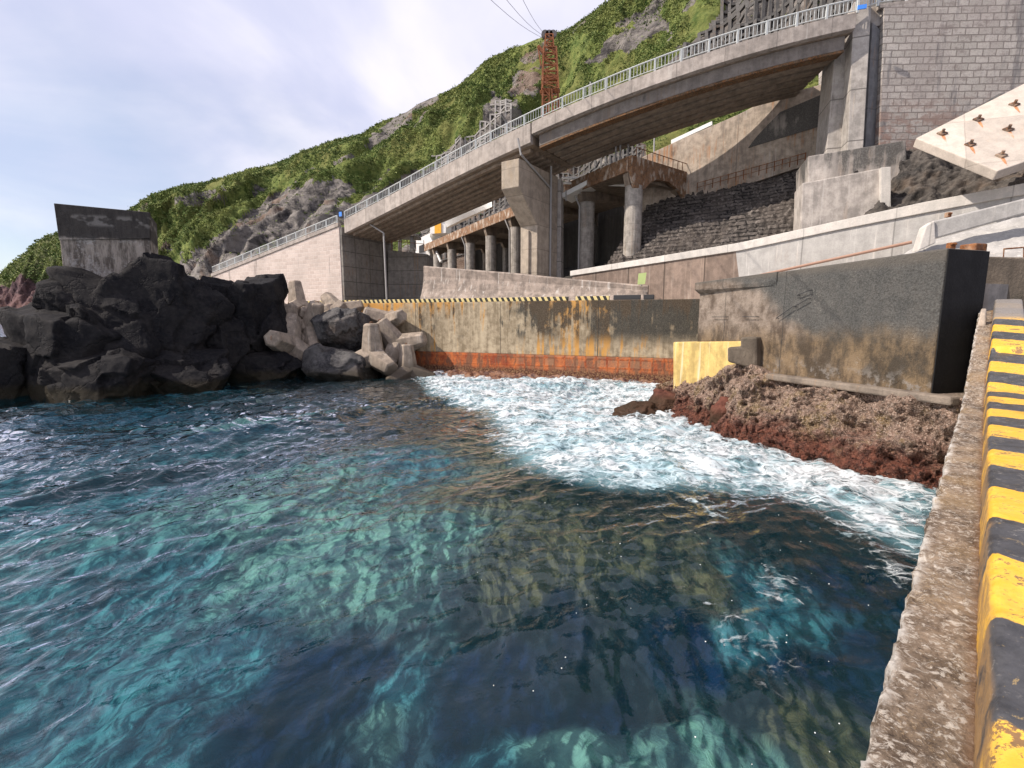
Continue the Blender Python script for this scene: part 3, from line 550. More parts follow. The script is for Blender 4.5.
# body: front face, end face, top; grows a little lower at its far end
fr_ = [bw(0, 0, 2.3), bw(0, 0, tp(0)), bw(SL, 0, tp(SL)), bw(SL, 0, 1.0), bw(6.5, 0, 1.0), bw(6.5, 0, 2.25)]
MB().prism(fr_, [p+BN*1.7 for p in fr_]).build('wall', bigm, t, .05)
end_shade = concrete('end_shade_concrete', (.012, .012, .013), dark=(.004, .004, .004), mold=.5, stain=0, seed=44, bump=.5)  # shade on the end face put into a near-black colour
q = [bw(-.03, .03, 2.2), bw(-.03, .03, tp(0)-.03), bw(-.03, 1.72, tp(0)-.03), bw(-.03, 1.72, 2.2)]; MB().prism(q, [p+BD*.025 for p in q]).build('end_face', end_shade, t)
# lip along the top left part
MB().prism([bw(5.6, -.002, 5.72), bw(5.6, -.06, 5.9), bw(5.6, -.06, tp(5.6)+.02), bw(5.6, .3, tp(5.6)+.02)], [bw(SL, -.002, 5.6), bw(SL, -.30, 5.8), bw(SL, -.30, tp(SL)+.02), bw(SL, .3, tp(SL)+.02)]).build('coping', bigm, t, .03)
rp = lw(21.75, .1)
MB().prism([bw(SL-.01, .1, 1), bw(SL-.01, 1.9, 1), (rp.x+2, rp.y, 1), (rp.x, rp.y, 1)], [bw(SL-.01, .1, 5.9), bw(SL-.01, 1.9, 5.9), (rp.x+2, rp.y, 5.9), (rp.x, rp.y, 5.9)]).build('return_wall', bigm, t, .04)
q = [bw(-.75, .0, 2.16), bw(-.75, -.38, 2.16), bw(6.2, -.42, 2.12), bw(6.2, 0, 2.12)]; MB().prism(q, [p+Vector((0, 0, .24)) for p in q]).build('footing', concrete('footing_strip', (.22, .18, .145), mold=.45, stain=.4, seed=90, bump=1.0), t, .06)
# rungs
def rung(cx_, cz, slope, L=.5):
    mb = MB(); a = bw(cx_-L/2, -.14, cz-slope*L/2); b = bw(cx_+L/2, -.14, cz+slope*L/2); mb.tube([a+BN*.2, a, b, b+BN*.2], .014, 6); mb.build('rung', M['dark'], t)
for c_, z_, s_, l_ in ((8.5, 4.55, 0, .85), (6.75, 4.55, 0, .75), (5.05, 4.7, -.6, .7), (4.35, 5.05, -.5, .55), (4.3, 5.4, -.3, .5)): rung(c_, z_, s_, l_)
# end of quay wall behind: mossy
mossy = concrete('mossy_concrete', (.16, .13, .10), dark=(.025, .026, .018), mold=.7, stain=.4, staincol=(.2, .13, .07), seed=31, bump=.9)
A, B = (14.2, 15.6), (22, 14.4)
tag(slab([(981, 256), (1010, 257), (1150, 258), (1200, 400), (981, 395)], A, B, 1.5).build('end_wall', mossy, None, .05), 'short brown mossy wall right of the black end face', 'wall')
# ---------------------------------------------------------------- yellow block
ym = concrete('yellow_stained_concrete', (.52, .38, .14), dark=(.25, .17, .06), mold=.4, stain=.35, staincol=(.50, .40, .25), seed=33, light=.8, pale=(.62, .57, .42))
A, B = Vector((8.2, 24.5, 0)), Vector((9.75, 19.6, 0))
q = [onp(x, y, A, B) for x, y in ((673, 342), (751, 341), (752, 395), (673, 395))]
tag(MB().prism(q, [p+Vector((1.6, .9, 0)) for p in q]).build('mooring_block', ym, None, .06), 'yellow stained concrete block between rusty sea wall and dark wall', 'block')
q = [onp(x, y, Vector((8.9, 19.4, 0)), Vector((9.9, 19.1, 0))) for x, y in ((727, 362), (727, 347), (740, 347), (740, 337), (757, 337), (757, 370))]
tag(MB().prism(q, [p+Vector((1.5, 1.2, 0)) for p in q]).build('broken_step', mossy, None, .08), 'small broken grey concrete step beside the yellow block', 'step')
# ---------------------------------------------------------------- barnacled rock shelf
K = [((9.9, 28.4, 1.0), (7.2, 27.4)), ((9.3, 25.2, 1.65), (7.0, 23.2)), ((9.3, 22.2, 2.2), (7.2, 19.6)), ((9.5, 19.2, 2.75), (8.0, 17.0)), ((10.3, 18.3, 2.2), (8.4, 16.4)), ((11.0, 16.6, 2.25), (9.2, 14.9)), ((11.75, 13.55, 2.35), (10.9, 12.9)), ((12.3, 12.6, 2.35), (11.9, 12.1)), ((13.6, 12.1, 2.2), (13.2, 11.5))]
nu, nv = 460, 130; us = np.linspace(0, len(K)-1, nu); T = np.array([k[0] for k in K]); Bt = np.array([k[1] for k in K]); ki = np.arange(len(K))
T_ = np.stack([np.interp(us, ki, T[:, k]) for k in range(3)], -1); B_ = np.stack([np.interp(us, ki, Bt[:, k]) for k in range(2)], -1)
out = B_-T_[:, :2]; L_ = np.linalg.norm(out, axis=1, keepdims=True); outn = out/L_
vs = np.linspace(0, 1, nv); Pv = np.zeros((nu, nv, 3))
for j, v in enumerate(vs):
    if v < .18: k = 1-v/.18; Pv[:, j, :2] = T_[:, :2]-outn*k*2.2; Pv[:, j, 2] = T_[:, 2]
    else: k = (v-.18)/.82; bulge = math.sin(k*math.pi)*.22; Pv[:, j, :2] = T_[:, :2]+out*(k**.9+bulge*.6)*.95; Pv[:, j, 2] = T_[:, 2]*(1-k**1.15)-1.3*k
rough_ = np.clip((vs-.14)*8, .06, 1)[None, :, None]; d = fbm(Pv*.7, 5, .55)*.5+fbm(Pv*3.4+9, 4, .6)*.10+(np.round(fbm(Pv*np.array((.9, .9, 1.6))+5, 3)*3)/3)*.28+ridged(Pv*np.array((1.2, 1.2, 2.6)), 3)*.14-.08; dv = np.concatenate([outn, np.full((nu, 1), .35)], 1)[:, None, :]
Pv = Pv+dv*d[..., None]*rough_
m = Mat('barnacle_rock', .8, .3); P = m.pos; z = m.sep(P)[2]; a = m.noise(P, 1.1, 6, .65); b = m.noise(P, 6, 6, .75); c_ = m.vor(P, 13, 'F1'); e = m.noise(P, 26, 4, .7)
up = m.mix(m.rmp(b, .35, .62), (.075, .050, .036), (.30, .20, .15)); up = m.mix(m.rmp(a, .52, .62, 0, .55), up, (.19, .13, .035)); up = m.mix(m.rmp(e, .50, .62, 0, .85), up, (.58, .46, .38))
lowc_ = m.mix(m.rmp(b, .38, .62), (.04, .012, .009), (.19, .065, .04)); lowc_ = m.mix(m.rmp(e, .53, .66, 0, .6), lowc_, (.34, .2, .14))
zz_ = m.math('ADD', m.math('MULTIPLY_ADD', a, 1.8, z), m.math('MULTIPLY', b, .8)); col = m.mix(m.rmp(zz_, 1.6, 2.6, 1, 0), up, lowc_)
ns = m.t.nodes.new('ShaderNodeNewGeometry')
col = m.mix(m.math('MULTIPLY', m.rmp(m.sep(ns.outputs['Normal'])[2], .92, .98, 0, .6), m.rmp(z, 1.9, 2.2)), col, (.26, .22, .18))
h = m.math('ADD', m.math('MULTIPLY', c_, .7), m.math('ADD', b, m.math('MULTIPLY', e, .5))); barn = m.done(col, m.bump(h, 1.0, .12), m.rmp(zz_, 1.2, 2.4, .45, .85))
tag(link('rock_shelf', npmesh('rock_shelf', Pv.reshape(-1, 3), gridfaces(nu, nv), False), barn), 'rough barnacle crusted reddish brown rock shelf below the dark wall', 'rock shelf')
# ---------------------------------------------------------------- rocks
def rockpts(size, seed, planes=16, sub=5, rough=.05, rot=0.0):
    g = np.random.default_rng(seed); bm = bmesh.new(); bmesh.ops.create_icosphere(bm, subdivisions=sub, radius=1); V = np.array([v.co[:] for v in bm.verts]); Fa = np.array([[v.index for v in f_.verts] for f_ in bm.faces]); bm.free()
    N = g.normal(size=(planes, 3)); N /= np.linalg.norm(N, axis=1)[:, None]; N = np.concatenate([N, [[0, 0, 1], [0, 0, -1], [1, 0, 0], [-1, 0, 0], [0, -1, 0], [0, 1, 0]]]); N[-6:] += g.normal(size=(6, 3))*.25; N /= np.linalg.norm(N, axis=1)[:, None]
    h = .62+.38*g.random(len(N)); D = V@N.T; rr = np.where(D > .05, h/np.maximum(D, .05), 9).min(1); P = V*np.minimum(rr, 1.35)[:, None]
    S = np.array(size); P = P*S; mean = S.mean(); o = g.random(3)*50
    P = P+V*(fbm(P/mean*1.1+o, 5, .55)*rough*mean*1.6+ (ridged(P/mean*2.1+o, 3)-.4)*rough*mean*.8)[:, None]
    nc = 28; idx = g.integers(0, len(P), nc); Cc = P[idx]; Ga = g.normal(size=(nc, 3))*.12; Oa = g.normal(size=nc)*.035*mean; Q = P+np.stack([fbm(P/mean*2.2+o+9*i, 3) for i in range(3)], -1)*.16*mean
    d2 = ((Q[:, None]-Cc[None])**2).sum(-1); k = d2.argmin(1); P = P+V*(Oa[k]+((P-Cc[k])*Ga[k]).sum(1)).clip(-.16*mean, .16*mean)[:, None]
    c, s = math.cos(rot), math.sin(rot); P = np.stack([P[:, 0]*c-P[:, 1]*s, P[:, 0]*s+P[:, 1]*c, P[:, 2]], -1); return P, Fa
def sized(px0, py0, px1, py1, Yc, depth):   # centre and half sizes of a rock that fills this much of the view at distance Yc
    a = at(px0, py1, Yc); b = at(px1, py0, Yc); return ((a.x+b.x)/2, Yc+depth*.3, (a.z+b.z)/2), ((b.x-a.x)/2, depth/2, (b.z-a.z)/2)
def cluster(name, label, cat, rocks, mat, group=None):
    Vs = []; Fs = []; k = 0
    for i, (x0, y0, x1, y1, Yc, dp, sd, rt) in enumerate(rocks):
        c, s = sized(x0, y0, x1, y1, Yc, dp); P, Fa = rockpts((s[0]*1.08, s[1], s[2]*1.08), sd, 15, 6 if (x1-x0) > 50 else 5, .032, rt); P = P+np.array(c); Vs.append(P); Fs.append(Fa+k); k += len(P)
    return tag(link(name, npmesh(name, np.concatenate(Vs), np.concatenate(Fs)), mat), label, cat, group)
cluster('rock_outcrop', 'large dark basalt outcrop rising from the sea on the left', 'rock outcrop', [
    (-10, 282, 100, 420, 27.5, 8, 11, .3), (60, 266, 152, 408, 29, 7, 12, .1), (120, 268, 204, 402, 30.5, 7, 13, -.2), (172, 274, 232, 396, 32.5, 6, 14, .4), (-60, 330, 40, 425, 27, 8, 15, 0), (-130, 360, 0, 440, 26, 8, 16, .3),
    (30, 340, 130, 425, 26.5, 5, 17, .2), (110, 352, 215, 410, 29, 5, 18, -.1), (46, 276, 104, 350, 28.9, 5, 19, 0), (216, 278, 277, 392, 34.5, 6, 20, .2), (150, 268, 180, 310, 31, 4, 44, .2)], M['rock'])
for args in (((196, 352, 300, 392, 34, 5, 21, .1), 'long low dark rock at the waterline right of the outcrop'),
             ((250, 330, 285, 372, 37.5, 4, 23, .5), 'shadowed dark boulder at the back between outcrop and tetrapods')):
    cluster('boulder', args[1], 'boulder', [args[0]], M['rock'], 'boulders among the tetrapods')
for args in (((310, 304, 362, 360, 37.5, 5, 31, .5), 'big dark angular boulder leaning among the tetrapods'),
             ((290, 346, 374, 394, 35.5, 5, 22, -.3), 'broad grey boulder sloping into the water before the tetrapods')):
    cluster('boulder', args[1], 'boulder', [args[0]], M['rock_grey'], 'boulders among the tetrapods')
redm = rockmat('red_weed_rock', (.04, .015, .012), (.13, .05, .035), .3)
cluster('reef_rock', 'low reddish wet rock lying alone in the foam', 'rock', [(604, 407, 682, 432, 22, 2.2, 41, .1)], redm, 'reef rocks in the foam')
cluster('reef_rock', 'rounded reddish rock in the foam against the barnacled shelf', 'rock', [(712, 398, 750, 440, 18.6, 1.8, 42, .6)], redm, 'reef rocks in the foam')
cluster('reef_rock', 'small dark red rock between yellow block and foam', 'rock', [(655, 395, 700, 420, 22.8, 1.8, 43, .3)], redm, 'reef rocks in the foam')
# block on the outcrop
m = Mat('ruin_concrete', .85); P = m.pos; z = m.sep(P)[2]; a = m.noise(P, .8, 6, .65); b = m.noise(m.vmul(P, (2.5, 2.5, .5)), 1.2, 6, .7); c_ = m.noise(P, 8, 5, .75)
col = m.mix(m.rmp(b, .38, .62), (.09, .075, .063), (.32, .28, .24)); col = m.mix(m.rmp(m.math('MULTIPLY_ADD', c_, .4, m.math('MULTIPLY', a, .6)), .5, .6, 0, .7), col, (.40, .38, .36))
tp_ = m.rmp(m.math('MULTIPLY_ADD', a, .5, z), 9.5, 9.7); pb = m.rmp(m.noise(m.vmul(P, (1.2, 1.2, 1.6)), 1.1, 2), .48, .58)
col = m.mix(m.math('MULTIPLY', tp_, .9), col, m.mix(m.math('MULTIPLY', pb, m.rmp(m.math('ABSOLUTE', m.math('SUBTRACT', z, 10.4)), .2, .42, 1, 0)), (.028, .025, .024), (.15, .14, .13)))
col = m.mix(m.rmp(m.math('MULTIPLY_ADD', a, 1.6, z), 7.0, 8.4, .7, 0), col, (.17, .10, .05))
ruin = m.done(col, m.bump(m.math('ADD', b, c_), .7, .12))
tl, trr, br_, bl = at(56, 204, 30), at(149, 213, 31.3), at(154, 300, 31.3), at(66, 300, 30)
bk = Vector((-2.0, 3.4, 0))
t = thing('ruined_block', 'weathered two tone concrete block perched on the dark rock outcrop', 'concrete block', ((bl+br_)/2)+Vector((0, 1.5, 0)))
MB().prism([tl, trr, br_, bl], [p+bk for p in (tl, trr, br_, bl)]).build('block', ruin, t, .06)
l1 = tl+(bl-tl)*.37; l2 = trr+(br_-trr)*.29; f3 = Vector((.02, -.09, 0))
MB().prism([tl+f3+Vector((-.08, 0, .03)), trr+f3+Vector((.05, 0, .03)), l2+f3, l1+f3], [p-f3*.0+Vector((0, .08, 0)) for p in (tl+Vector((-.08, 0, .03)), trr+Vector((.05, 0, .03)), l2, l1)]).build('upper_band', ruin, t, .03)
# ---------------------------------------------------------------- tetrapods
tm = concrete('tetrapod_concrete', (.30, .245, .195), mold=.25, stain=.3, staincol=(.26, .17, .10), seed=40, top=None, var=.45, bump=.7, wet=(.3, 1.6), light=.4)
def tetra_mesh():
    bm = bmesh.new(); dirs = [Vector((0, 0, 1))]+[Vector((math.cos(a)*.943, math.sin(a)*.943, -.333)) for a in (0, 2.0944, 4.1888)]; mb = MB()
    for d in dirs:
        q_ = d.to_track_quat('Z', 'Y'); fr = []
        for h_, r_ in ((-.1, .80), (.35, .86), (1.3, .74), (2.25, .60), (2.38, .48)): fr.append([q_ @ Vector((r_*math.cos(k*math.pi/3+.3), r_*math.sin(k*math.pi/3+.3), h_)) for k in range(6)])
        mb.sweep(fr)
    return mb
proto = thing('tetrapod', '', 'tetrapod'); tb = tetra_mesh().build('body', tm, proto, .05)
ring = MB().tube([(.12*math.cos(a), 0, 2.38+.12*math.sin(a)) for a in [i*math.pi/5 for i in range(6)]], .03, 5).build('lifting_ring', M['rust'], proto)
def quat(d, tw):
    d = Vector(d).normalized(); return d.to_track_quat('Z', 'Y') @ Quaternion((0, 0, 1), tw)
TP = [  # pixel, distance, leg direction, twist, scale, label
 ((373, 356), 37, (.0, -.05, 1), 3.5, 1.05, 'upright tetrapod in front with its leg pointing at the sky'),
 ((408, 372), 37.2, (-.05, .1, 1), .6, .9, 'short tetrapod standing in the water next to the rusty wall'),
 ((398, 345), 39, (-.55, -.1, .8), 1.2, 1.0, 'tetrapod leaning left directly against the sea wall'),
 ((390, 322), 40.5, (-.9, -.2, .35), .4, .95, 'tetrapod lying on its side on top next to the striped kerb'),
 ((287, 345), 36.6, (.05, -1, .25), 1.5708, 1.1, 'tetrapod with one leg aimed at the viewer above the low rocks'),
 ((289, 336), 38.3, (.05, 0, 1), .5, 1.05, 'tetrapod standing upright beside the outcrop edge'),
 ((298, 308), 40.5, (-.15, .2, 1), 1.0, .95, 'tetrapod with a rusty ring highest in the middle of the pile'),
 ((312, 328), 38.8, (.35, -.3, .9), 2.3, .95, 'tetrapod tilted right left of the big dark boulder'),
 ((273, 306), 41, (-.05, .1, 1), .2, .8, 'small looking pale tetrapod top at the left end of the pile'),
 ((326, 322), 40, (.65, .3, .75), 1.7, .9, 'tetrapod with a leg slanting behind the big dark boulder'),
 ((338, 312), 42, (.9, .2, .25), .9, .95, 'flat lying tetrapod at the foot of the stone wall'),
 ((388, 362), 39.2, (.5, .5, .5), 2.9, .9, 'shaded tetrapod low between the two by the rusty wall')]
for i, ((x, y), Yd, d, tw, sc, lab) in enumerate(TP):
    o = proto if i == 0 else proto.copy()
    if i:
        COL.objects.link(o)
        for ch in (tb, ring): c = ch.copy(); COL.objects.link(c); c.parent = o
    o.rotation_mode = 'QUATERNION'; o.rotation_quaternion = quat(d, tw); o.location = at(x, y, Yd); o.scale = (sc, sc, sc); o['label'] = lab; o['group'] = 'tetrapods piled at the harbour corner'
# rubble base under the tetrapods
cluster('rubble_bank', 'dark rubble bank under the pile of tetrapods', 'rubble', [(268, 318, 350, 400, 40.5, 6, 51, .2), (330, 322, 400, 398, 41, 6, 52, 0), (280, 300, 345, 345, 44, 6, 53, .4)], M['rock'])

# ---------------------------------------------------------------- stone faced retaining wall and abutment
A0 = Vector((-20.9, 60, 0)); W1 = Vector((-43.5, 72, 0)); dW = (W1-A0).normalized()
m = Mat('stone_facing', .85); u = m.dot(m.pos, tuple(dW)); z = m.sep(m.pos)[2]; wob = m.noise(m.pos, 1.2, 3)
v = m.comb(m.math('MULTIPLY_ADD', wob, .25, u), m.math('MULTIPLY_ADD', wob, .25, z), 0.0); br = m.brick(v, .85, .46, .035, .5, (.46, .375, .33), (.56, .47, .42), (.62, .55, .50))
n1 = m.noise(m.pos, .25, 5); n2 = m.noise(m.vmul(m.pos, (2, 2, .2)), .7, 5, .6); n3 = m.noise(m.pos, 9, 4, .7)
col = m.mix(m.rmp(n1, .4, .65, 0, .3), br[0], (.30, .26, .23)); col = m.mix(m.rmp(n2, .60, .7, 0, .5), col, (.12, .10, .09)); col = m.mix(m.rmp(n3, .5, .75, 0, .3), col, (.2, .17, .15))
stone = m.done(col, m.bump(m.math('MULTIPLY_ADD', br[1], -1.0, n3), .6, .08))
t = thing('retaining_wall', 'long pale stone faced retaining wall carrying the road down to the left', 'retaining wall', A0+Vector((0, 0, 5)))
def wl(s, off, z): return A0+dW*s+Vector((-dW.y, dW.x, 0))*-off+Vector((0, 0, z))
def wtop(s): return 15.45-s*.185
q = [wl(0, 0, 4.5), wl(0, 0, wtop(0)), wl(26.6, 0, wtop(26.6)), wl(26.6, 0, 3)]; nn = Vector((-dW.y, dW.x, 0));  nn = nn if nn.y > 0 else -nn
MB().prism(q, [p+nn*8 for p in q]).build('stone_face', stone, t, .04)
q = [wl(.0, 0, wtop(0)+.003), wl(.0, 0, wtop(0)+.45), wl(26.6, 0, wtop(26.6)+.45), wl(26.6, 0, wtop(26.6)+.003)]
MB().prism([p-nn*.12 for p in q], [p+nn*.35 for p in q]).build('coping', M['deck'], t, .03)
# abutment end wall, facing right
A1 = Vector((-20.85, 59.9, 0)); eD = nn.copy()
q = [A1+Vector((0, 0, 4.5)), A1+Vector((0, 0, 15.4)), A1+eD*9+Vector((0, 0, 15.4)), A1+eD*9+Vector((0, 0, 4.5))]
MB().prism([p-dW*.25+nn*.15 for p in q], [p+dW*.1+nn*.15 for p in q]).build('abutment', M['abut'], t, .05)
t2 = thing('abutment_wing', 'dark stained lower wall stepping right from the bridge abutment', 'wall', at(410, 300, 66))
slab([(388, 250), (427, 254), (427, 330), (388, 330)], (-17.2, 66), (-12, 65.5), 3).build('wall', M['abut'], t2, .05)
mb = MB()
for x in (392, 400, 408, 416, 424): p = at(x, 251, 65.6); mb.tube([p, p+Vector((0, 0, 1.4))], .04, 5)
mb.tube([at(392, 241, 65.6), at(424, 244, 65.6)], .04, 5); mb.build('railing', M['rust'], t2)
p = at(387, 303, 58.5); t3 = thing('drain_pole', 'tall thin grey pole standing in front of the abutment', 'pole', (p.x, p.y, 5.6))
MB().tube([(p.x, p.y, 5.6), (p.x-.1, p.y, at(386, 233, 58.5).z)], .12, 8).build('pole', M['pipe'], t3); MB().tube([(p.x-.1, p.y, at(386, 233, 58.5).z), (p.x-2.4, p.y+.6, at(350, 222, 58.5).z+.2)], .09, 8).build('arm', M['pipe'], t3)
t3 = thing('shelter', 'small dark flat roofed shelter half hidden under the bridge end', 'shelter', at(402, 250, 70))
slab([(394, 231), (416, 233), (416, 236), (394, 235)], (-17, 70), (-13, 70), 4).build('roof', M['abut'], t3, .03)
slab([(398, 235), (401, 235), (401, 252), (398, 252)], (-17, 70.4), (-13, 70.4), .5).build('post', M['abut'], t3); slab([(410, 235), (413, 235), (413, 252), (410, 252)], (-17, 70.4), (-13, 70.4), .5).build('post', M['abut'], t3)

# ---------------------------------------------------------------- bridge
BR = [(345, 219, 60), (375, 202.5, 56.8), (410, 184.5, 54), (445, 165.5, 50.8), (479, 147, 48), (505, 134.5, 46.0), (531, 124, 44.2), (562, 108.5, 42.5), (595, 94.5, 41), (622, 82.5, 39.9), (651, 70.5, 39), (672, 63, 38.5), (693, 57, 38), (726, 47, 37.5), (760, 38.5, 37), (806, 25, 36.3), (858, 10.5, 35.4)]
bp = np.array([at(*b) for b in BR]); cs = np.r_[0, np.cumsum(np.linalg.norm(np.diff(bp[:, :2], axis=0), axis=1))]
pc = [np.poly1d(np.polyfit(cs, bp[:, k], 4)) for k in range(3)]
def road(s):
    p = Vector([float(pc[k](s)) for k in range(3)]); d = Vector([float(pc[k].deriv()(s)) for k in range(3)]); d.z = 0; d.normalize(); return p, d, Vector((-d.y, d.x, 0))   # last: away from the viewer
LEN = float(cs[-1]); pw = None
sp_ = LEN*(cs[6]/LEN)   # pier position
def spans(s0, s1, prof, mat, name, par, n=24, bevel=.02):
    fr = []
    for i in range(n+1):
        s = s0+(s1-s0)*i/n; p, d, nn = road(s); fr.append([p+nn*x+Vector((0, 0, z)) for x, z in prof])
    return MB().sweep(fr).build(name, mat, par, bevel)
t = thing('road_bridge', 'concrete road bridge curving up from the stone wall to the tall pier', 'bridge', bp[6])
WD = 8.2
edge = [(0, 0), (.45, 0), (.45, -.55), (.45, -1.0), (0, -1.0)]
spans(0, sp_-.1, [(0, 0), (.4, 0), (.42, -.8), (.42, -1.68), (0, -1.62)], M['deck'], 'parapet', t)
spans(sp_+.02, LEN, [(0, 0), (.4, 0), (.42, -.8), (.42, -1.02), (0, -.98)], M['deck'], 'parapet', t)
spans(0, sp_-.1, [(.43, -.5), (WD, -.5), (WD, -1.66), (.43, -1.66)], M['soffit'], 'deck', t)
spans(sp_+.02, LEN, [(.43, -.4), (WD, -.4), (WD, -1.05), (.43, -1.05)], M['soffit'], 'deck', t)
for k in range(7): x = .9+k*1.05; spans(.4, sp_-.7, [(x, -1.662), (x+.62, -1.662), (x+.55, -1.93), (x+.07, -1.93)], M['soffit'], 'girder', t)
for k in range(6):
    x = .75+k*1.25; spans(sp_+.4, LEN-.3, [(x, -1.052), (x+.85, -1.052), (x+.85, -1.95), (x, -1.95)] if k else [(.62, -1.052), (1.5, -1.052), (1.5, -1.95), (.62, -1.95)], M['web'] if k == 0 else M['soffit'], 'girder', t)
spans(sp_+.4, LEN-.3, [(.64, -1.952), (1.5, -1.952), (1.5, -2.12), (.64, -2.12)], rust('rusty_flange', (.11, .075, .045), 8, (.16, .13, .1), .4), 'bottom_flange', t)
# guard rails
def rails(path, name, label, sp=1.9, h=.92):
    g = thing(name, label, 'guard rail', path[0], 'white guard rails along the road'); n = len(path)
    for zz_, r_ in ((h, .055), (h*.2, .035)): MB().tube([p+Vector((0, 0, zz_)) for p in path], r_, 6).build('rail', M['grey_rail'], g)
    L = [0.0]
    for a, b in zip(path, path[1:]): L.append(L[-1]+(b-a).length)
    def pt(s): return Vector([float(np.interp(s, L, [p[k] for p in path])) for k in range(3)])
    mb = MB(); s = 0
    while s < L[-1]: q_ = pt(s); mb.bar(q_+Vector((0, 0, h*.2)), q_+Vector((0, 0, h)), .035); s += .26
    mb.build('balusters', M['grey_rail'], g); s = 0; k = 0
    while s < L[-1] and k < 99: q_ = pt(s); MB().bar(q_-Vector((0, 0, .05)), q_+Vector((0, 0, h+.03)), .13, .13).build('post', M['grey_rail'], g); s += sp; k += 1
rails([Vector(road(s)[0])+road(s)[2]*.15 for s in np.linspace(0, LEN, 30)], 'guard_rail', 'white guard rail along the curved bridge parapet')
rails([wl(s, 0, wtop(s)+.45)+nn*.05 for s in np.linspace(.3, 26.4, 20)], 'guard_rail', 'white guard rail on top of the stone retaining wall')
p = wl(0, 0, wtop(0)+.4); tag(MB().box(p+Vector((.3, -.15, 1.0)), dW*.22, (0, .04, 0), (0, 0, .25)).build('name_plate', M['blue']), 'small blue plate where the rail meets the stone wall', 'sign')
# hammerhead pier
p, D, T = road(sp_-.3); D = Vector((.82, -.57, 0)).normalized(); T = Vector((.57, .82, 0)).normalized()
t = thing('bridge_pier', 'tan concrete hammerhead pier under the middle of the bridge', 'pier', (p+T*3.5).xy.to_3d())
c0 = at(510, 170, 44.6)
def pf(a, b, z): return Vector((c0.x, c0.y, 0))+D*a+T*b+Vector((0, 0, z))
zt = at(510, 160, 44.6).z; prof = [(0, zt), (0, zt-2.35), (3.1, zt-5.2), (3.1, 5.4), (6.9, 5.4), (6.9, zt)]
MB().prism([pf(-.95, b, z) for b, z in prof], [pf(.95, b, z) for b, z in prof]).build('shaft', M['pier'], t, .06)
MB().box(pf(-.45, 4.7, (5.4+zt-5)/2), D*.06, T*-1.62, (0, 0, (zt-10.4)/2))
MB().box(pf(0, 2.98, (5.4+zt-5.6)/2), D*.12, T*.12, (0, 0, (zt-11)/2)).build('rib', M['pier'], t, .02)
a = pf(1.02, 0.2, zt-.2); MB().tube([pf(.9, -.1, zt+1.6), pf(1.08, .1, zt+.3), pf(1.08, 5.2, zt-1.4)], .09, 8).build('drain_pipe', M['pipe'], t)
MB().tube([pf(1.1, 5.3, zt+.6), pf(1.1, 5.3, 5.5)], .1, 8).build('drain_pipe', M['pipe'], t)
# second narrow column just behind
tag(slab([(553, 181), (561, 178), (561, 300), (553, 300)], (4, 50), (5.4, 49.6), 1.5).build('support_column', M['pier_grey'], None, .05), 'narrow grey column directly behind the right edge of the tan pier', 'column')
# ---------------------------------------------------------------- tall right pier and masonry wall
Pa, Pb = Vector((25.0, 36.4, 0)), Vector((29, 34.9, 0))
t = thing('tall_pier', 'tall grey concrete pier at the upper right end of the bridge', 'pier', (26, 36, 10))
slab([(836, 39), (853, 36), (846, 190), (823, 190)], (24.8, 37.4), (28, 36.4), 3).build('column', M['pier_grey'], t, .05)
slab([(854, 2), (872, -3), (861, 190), (845.5, 190)], (24.6, 36.0), (28, 34.9), 3.4).build('column', M['pier_grey'], t, .05)
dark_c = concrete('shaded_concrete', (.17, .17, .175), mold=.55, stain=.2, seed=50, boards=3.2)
slab([(872.5, 22), (888, 36), (881, 190), (863, 190)], (27.2, 37.0), (29.0, 37.6), 1.2).build('recess_face', dark_c, t, .04)
slab([(866, 8), (889, 3), (889, 24), (872, 27)], (27.0, 36.2), (29.5, 35.6), 2.5).build('corbel', M['pier_grey'], t, .05)
p = at(862, 7, 35.2); tag(MB().box(p, (.24, -.07, 0), (0, .04, 0), (0, 0, .13)).build('name_plate', M['blue']), 'small blue plate on top of the tall right pier', 'sign')
mdir = Vector((.995, -.07, 0)).normalized()
m = Mat('block_masonry', .85); u = m.dot(m.pos, tuple(mdir)); z = m.math('SUBTRACT', m.sep(m.pos)[2], m.math('MULTIPLY', u, -.02)); wob = m.noise(m.pos, 1.4, 3)
br = m.brick(m.comb(m.math('MULTIPLY_ADD', wob, .1, u), m.math('MULTIPLY_ADD', wob, .1, z), 0.0), .85, .45, .04, .5, (.38, .35, .315), (.49, .45, .41), (.22, .195, .175))
n1 = m.noise(m.pos, .22, 6, .6); n2 = m.noise(m.vmul(m.pos, (1.4, 1.4, .18)), .8, 6, .65); n3 = m.noise(m.pos, 8, 5, .75); zz_ = m.sep(m.pos)[2]
col = m.mix(m.rmp(n1, .38, .62, 0, .45), br[0], (.30, .255, .235)); col = m.mix(m.rmp(n2, .54, .68, 0, .7), col, (.13, .125, .13)); col = m.mix(m.rmp(n2, .30, .40, .5, 0), col, (.48, .44, .41))
pk = m.noise(m.vmul(m.pos, (1, 1, 1.6)), 1.1, 5, .7); col = m.mix(m.rmp(pk, .54, .66, 0, .6), col, (.20, .165, .15)); col = m.mix(m.rmp(n3, .45, .7, 0, .5), col, (.17, .15, .14)); col = m.mix(m.math('MULTIPLY', m.rmp(zz_, 17.5, 20.5, 1, 0), m.rmp(pk, .42, .58)), col, (.27, .19, .16))
mas = m.done(col, m.bump(m.math('MULTIPLY_ADD', br[1], -1.2, n3), .7, .1))
t = thing('masonry_wall', 'tall grey block masonry wall filling the upper right corner', 'retaining wall', (33, 35, 12))
MA, MB_ = Vector((28, 36, 0)), Vector((28, 36, 0))+mdir*10
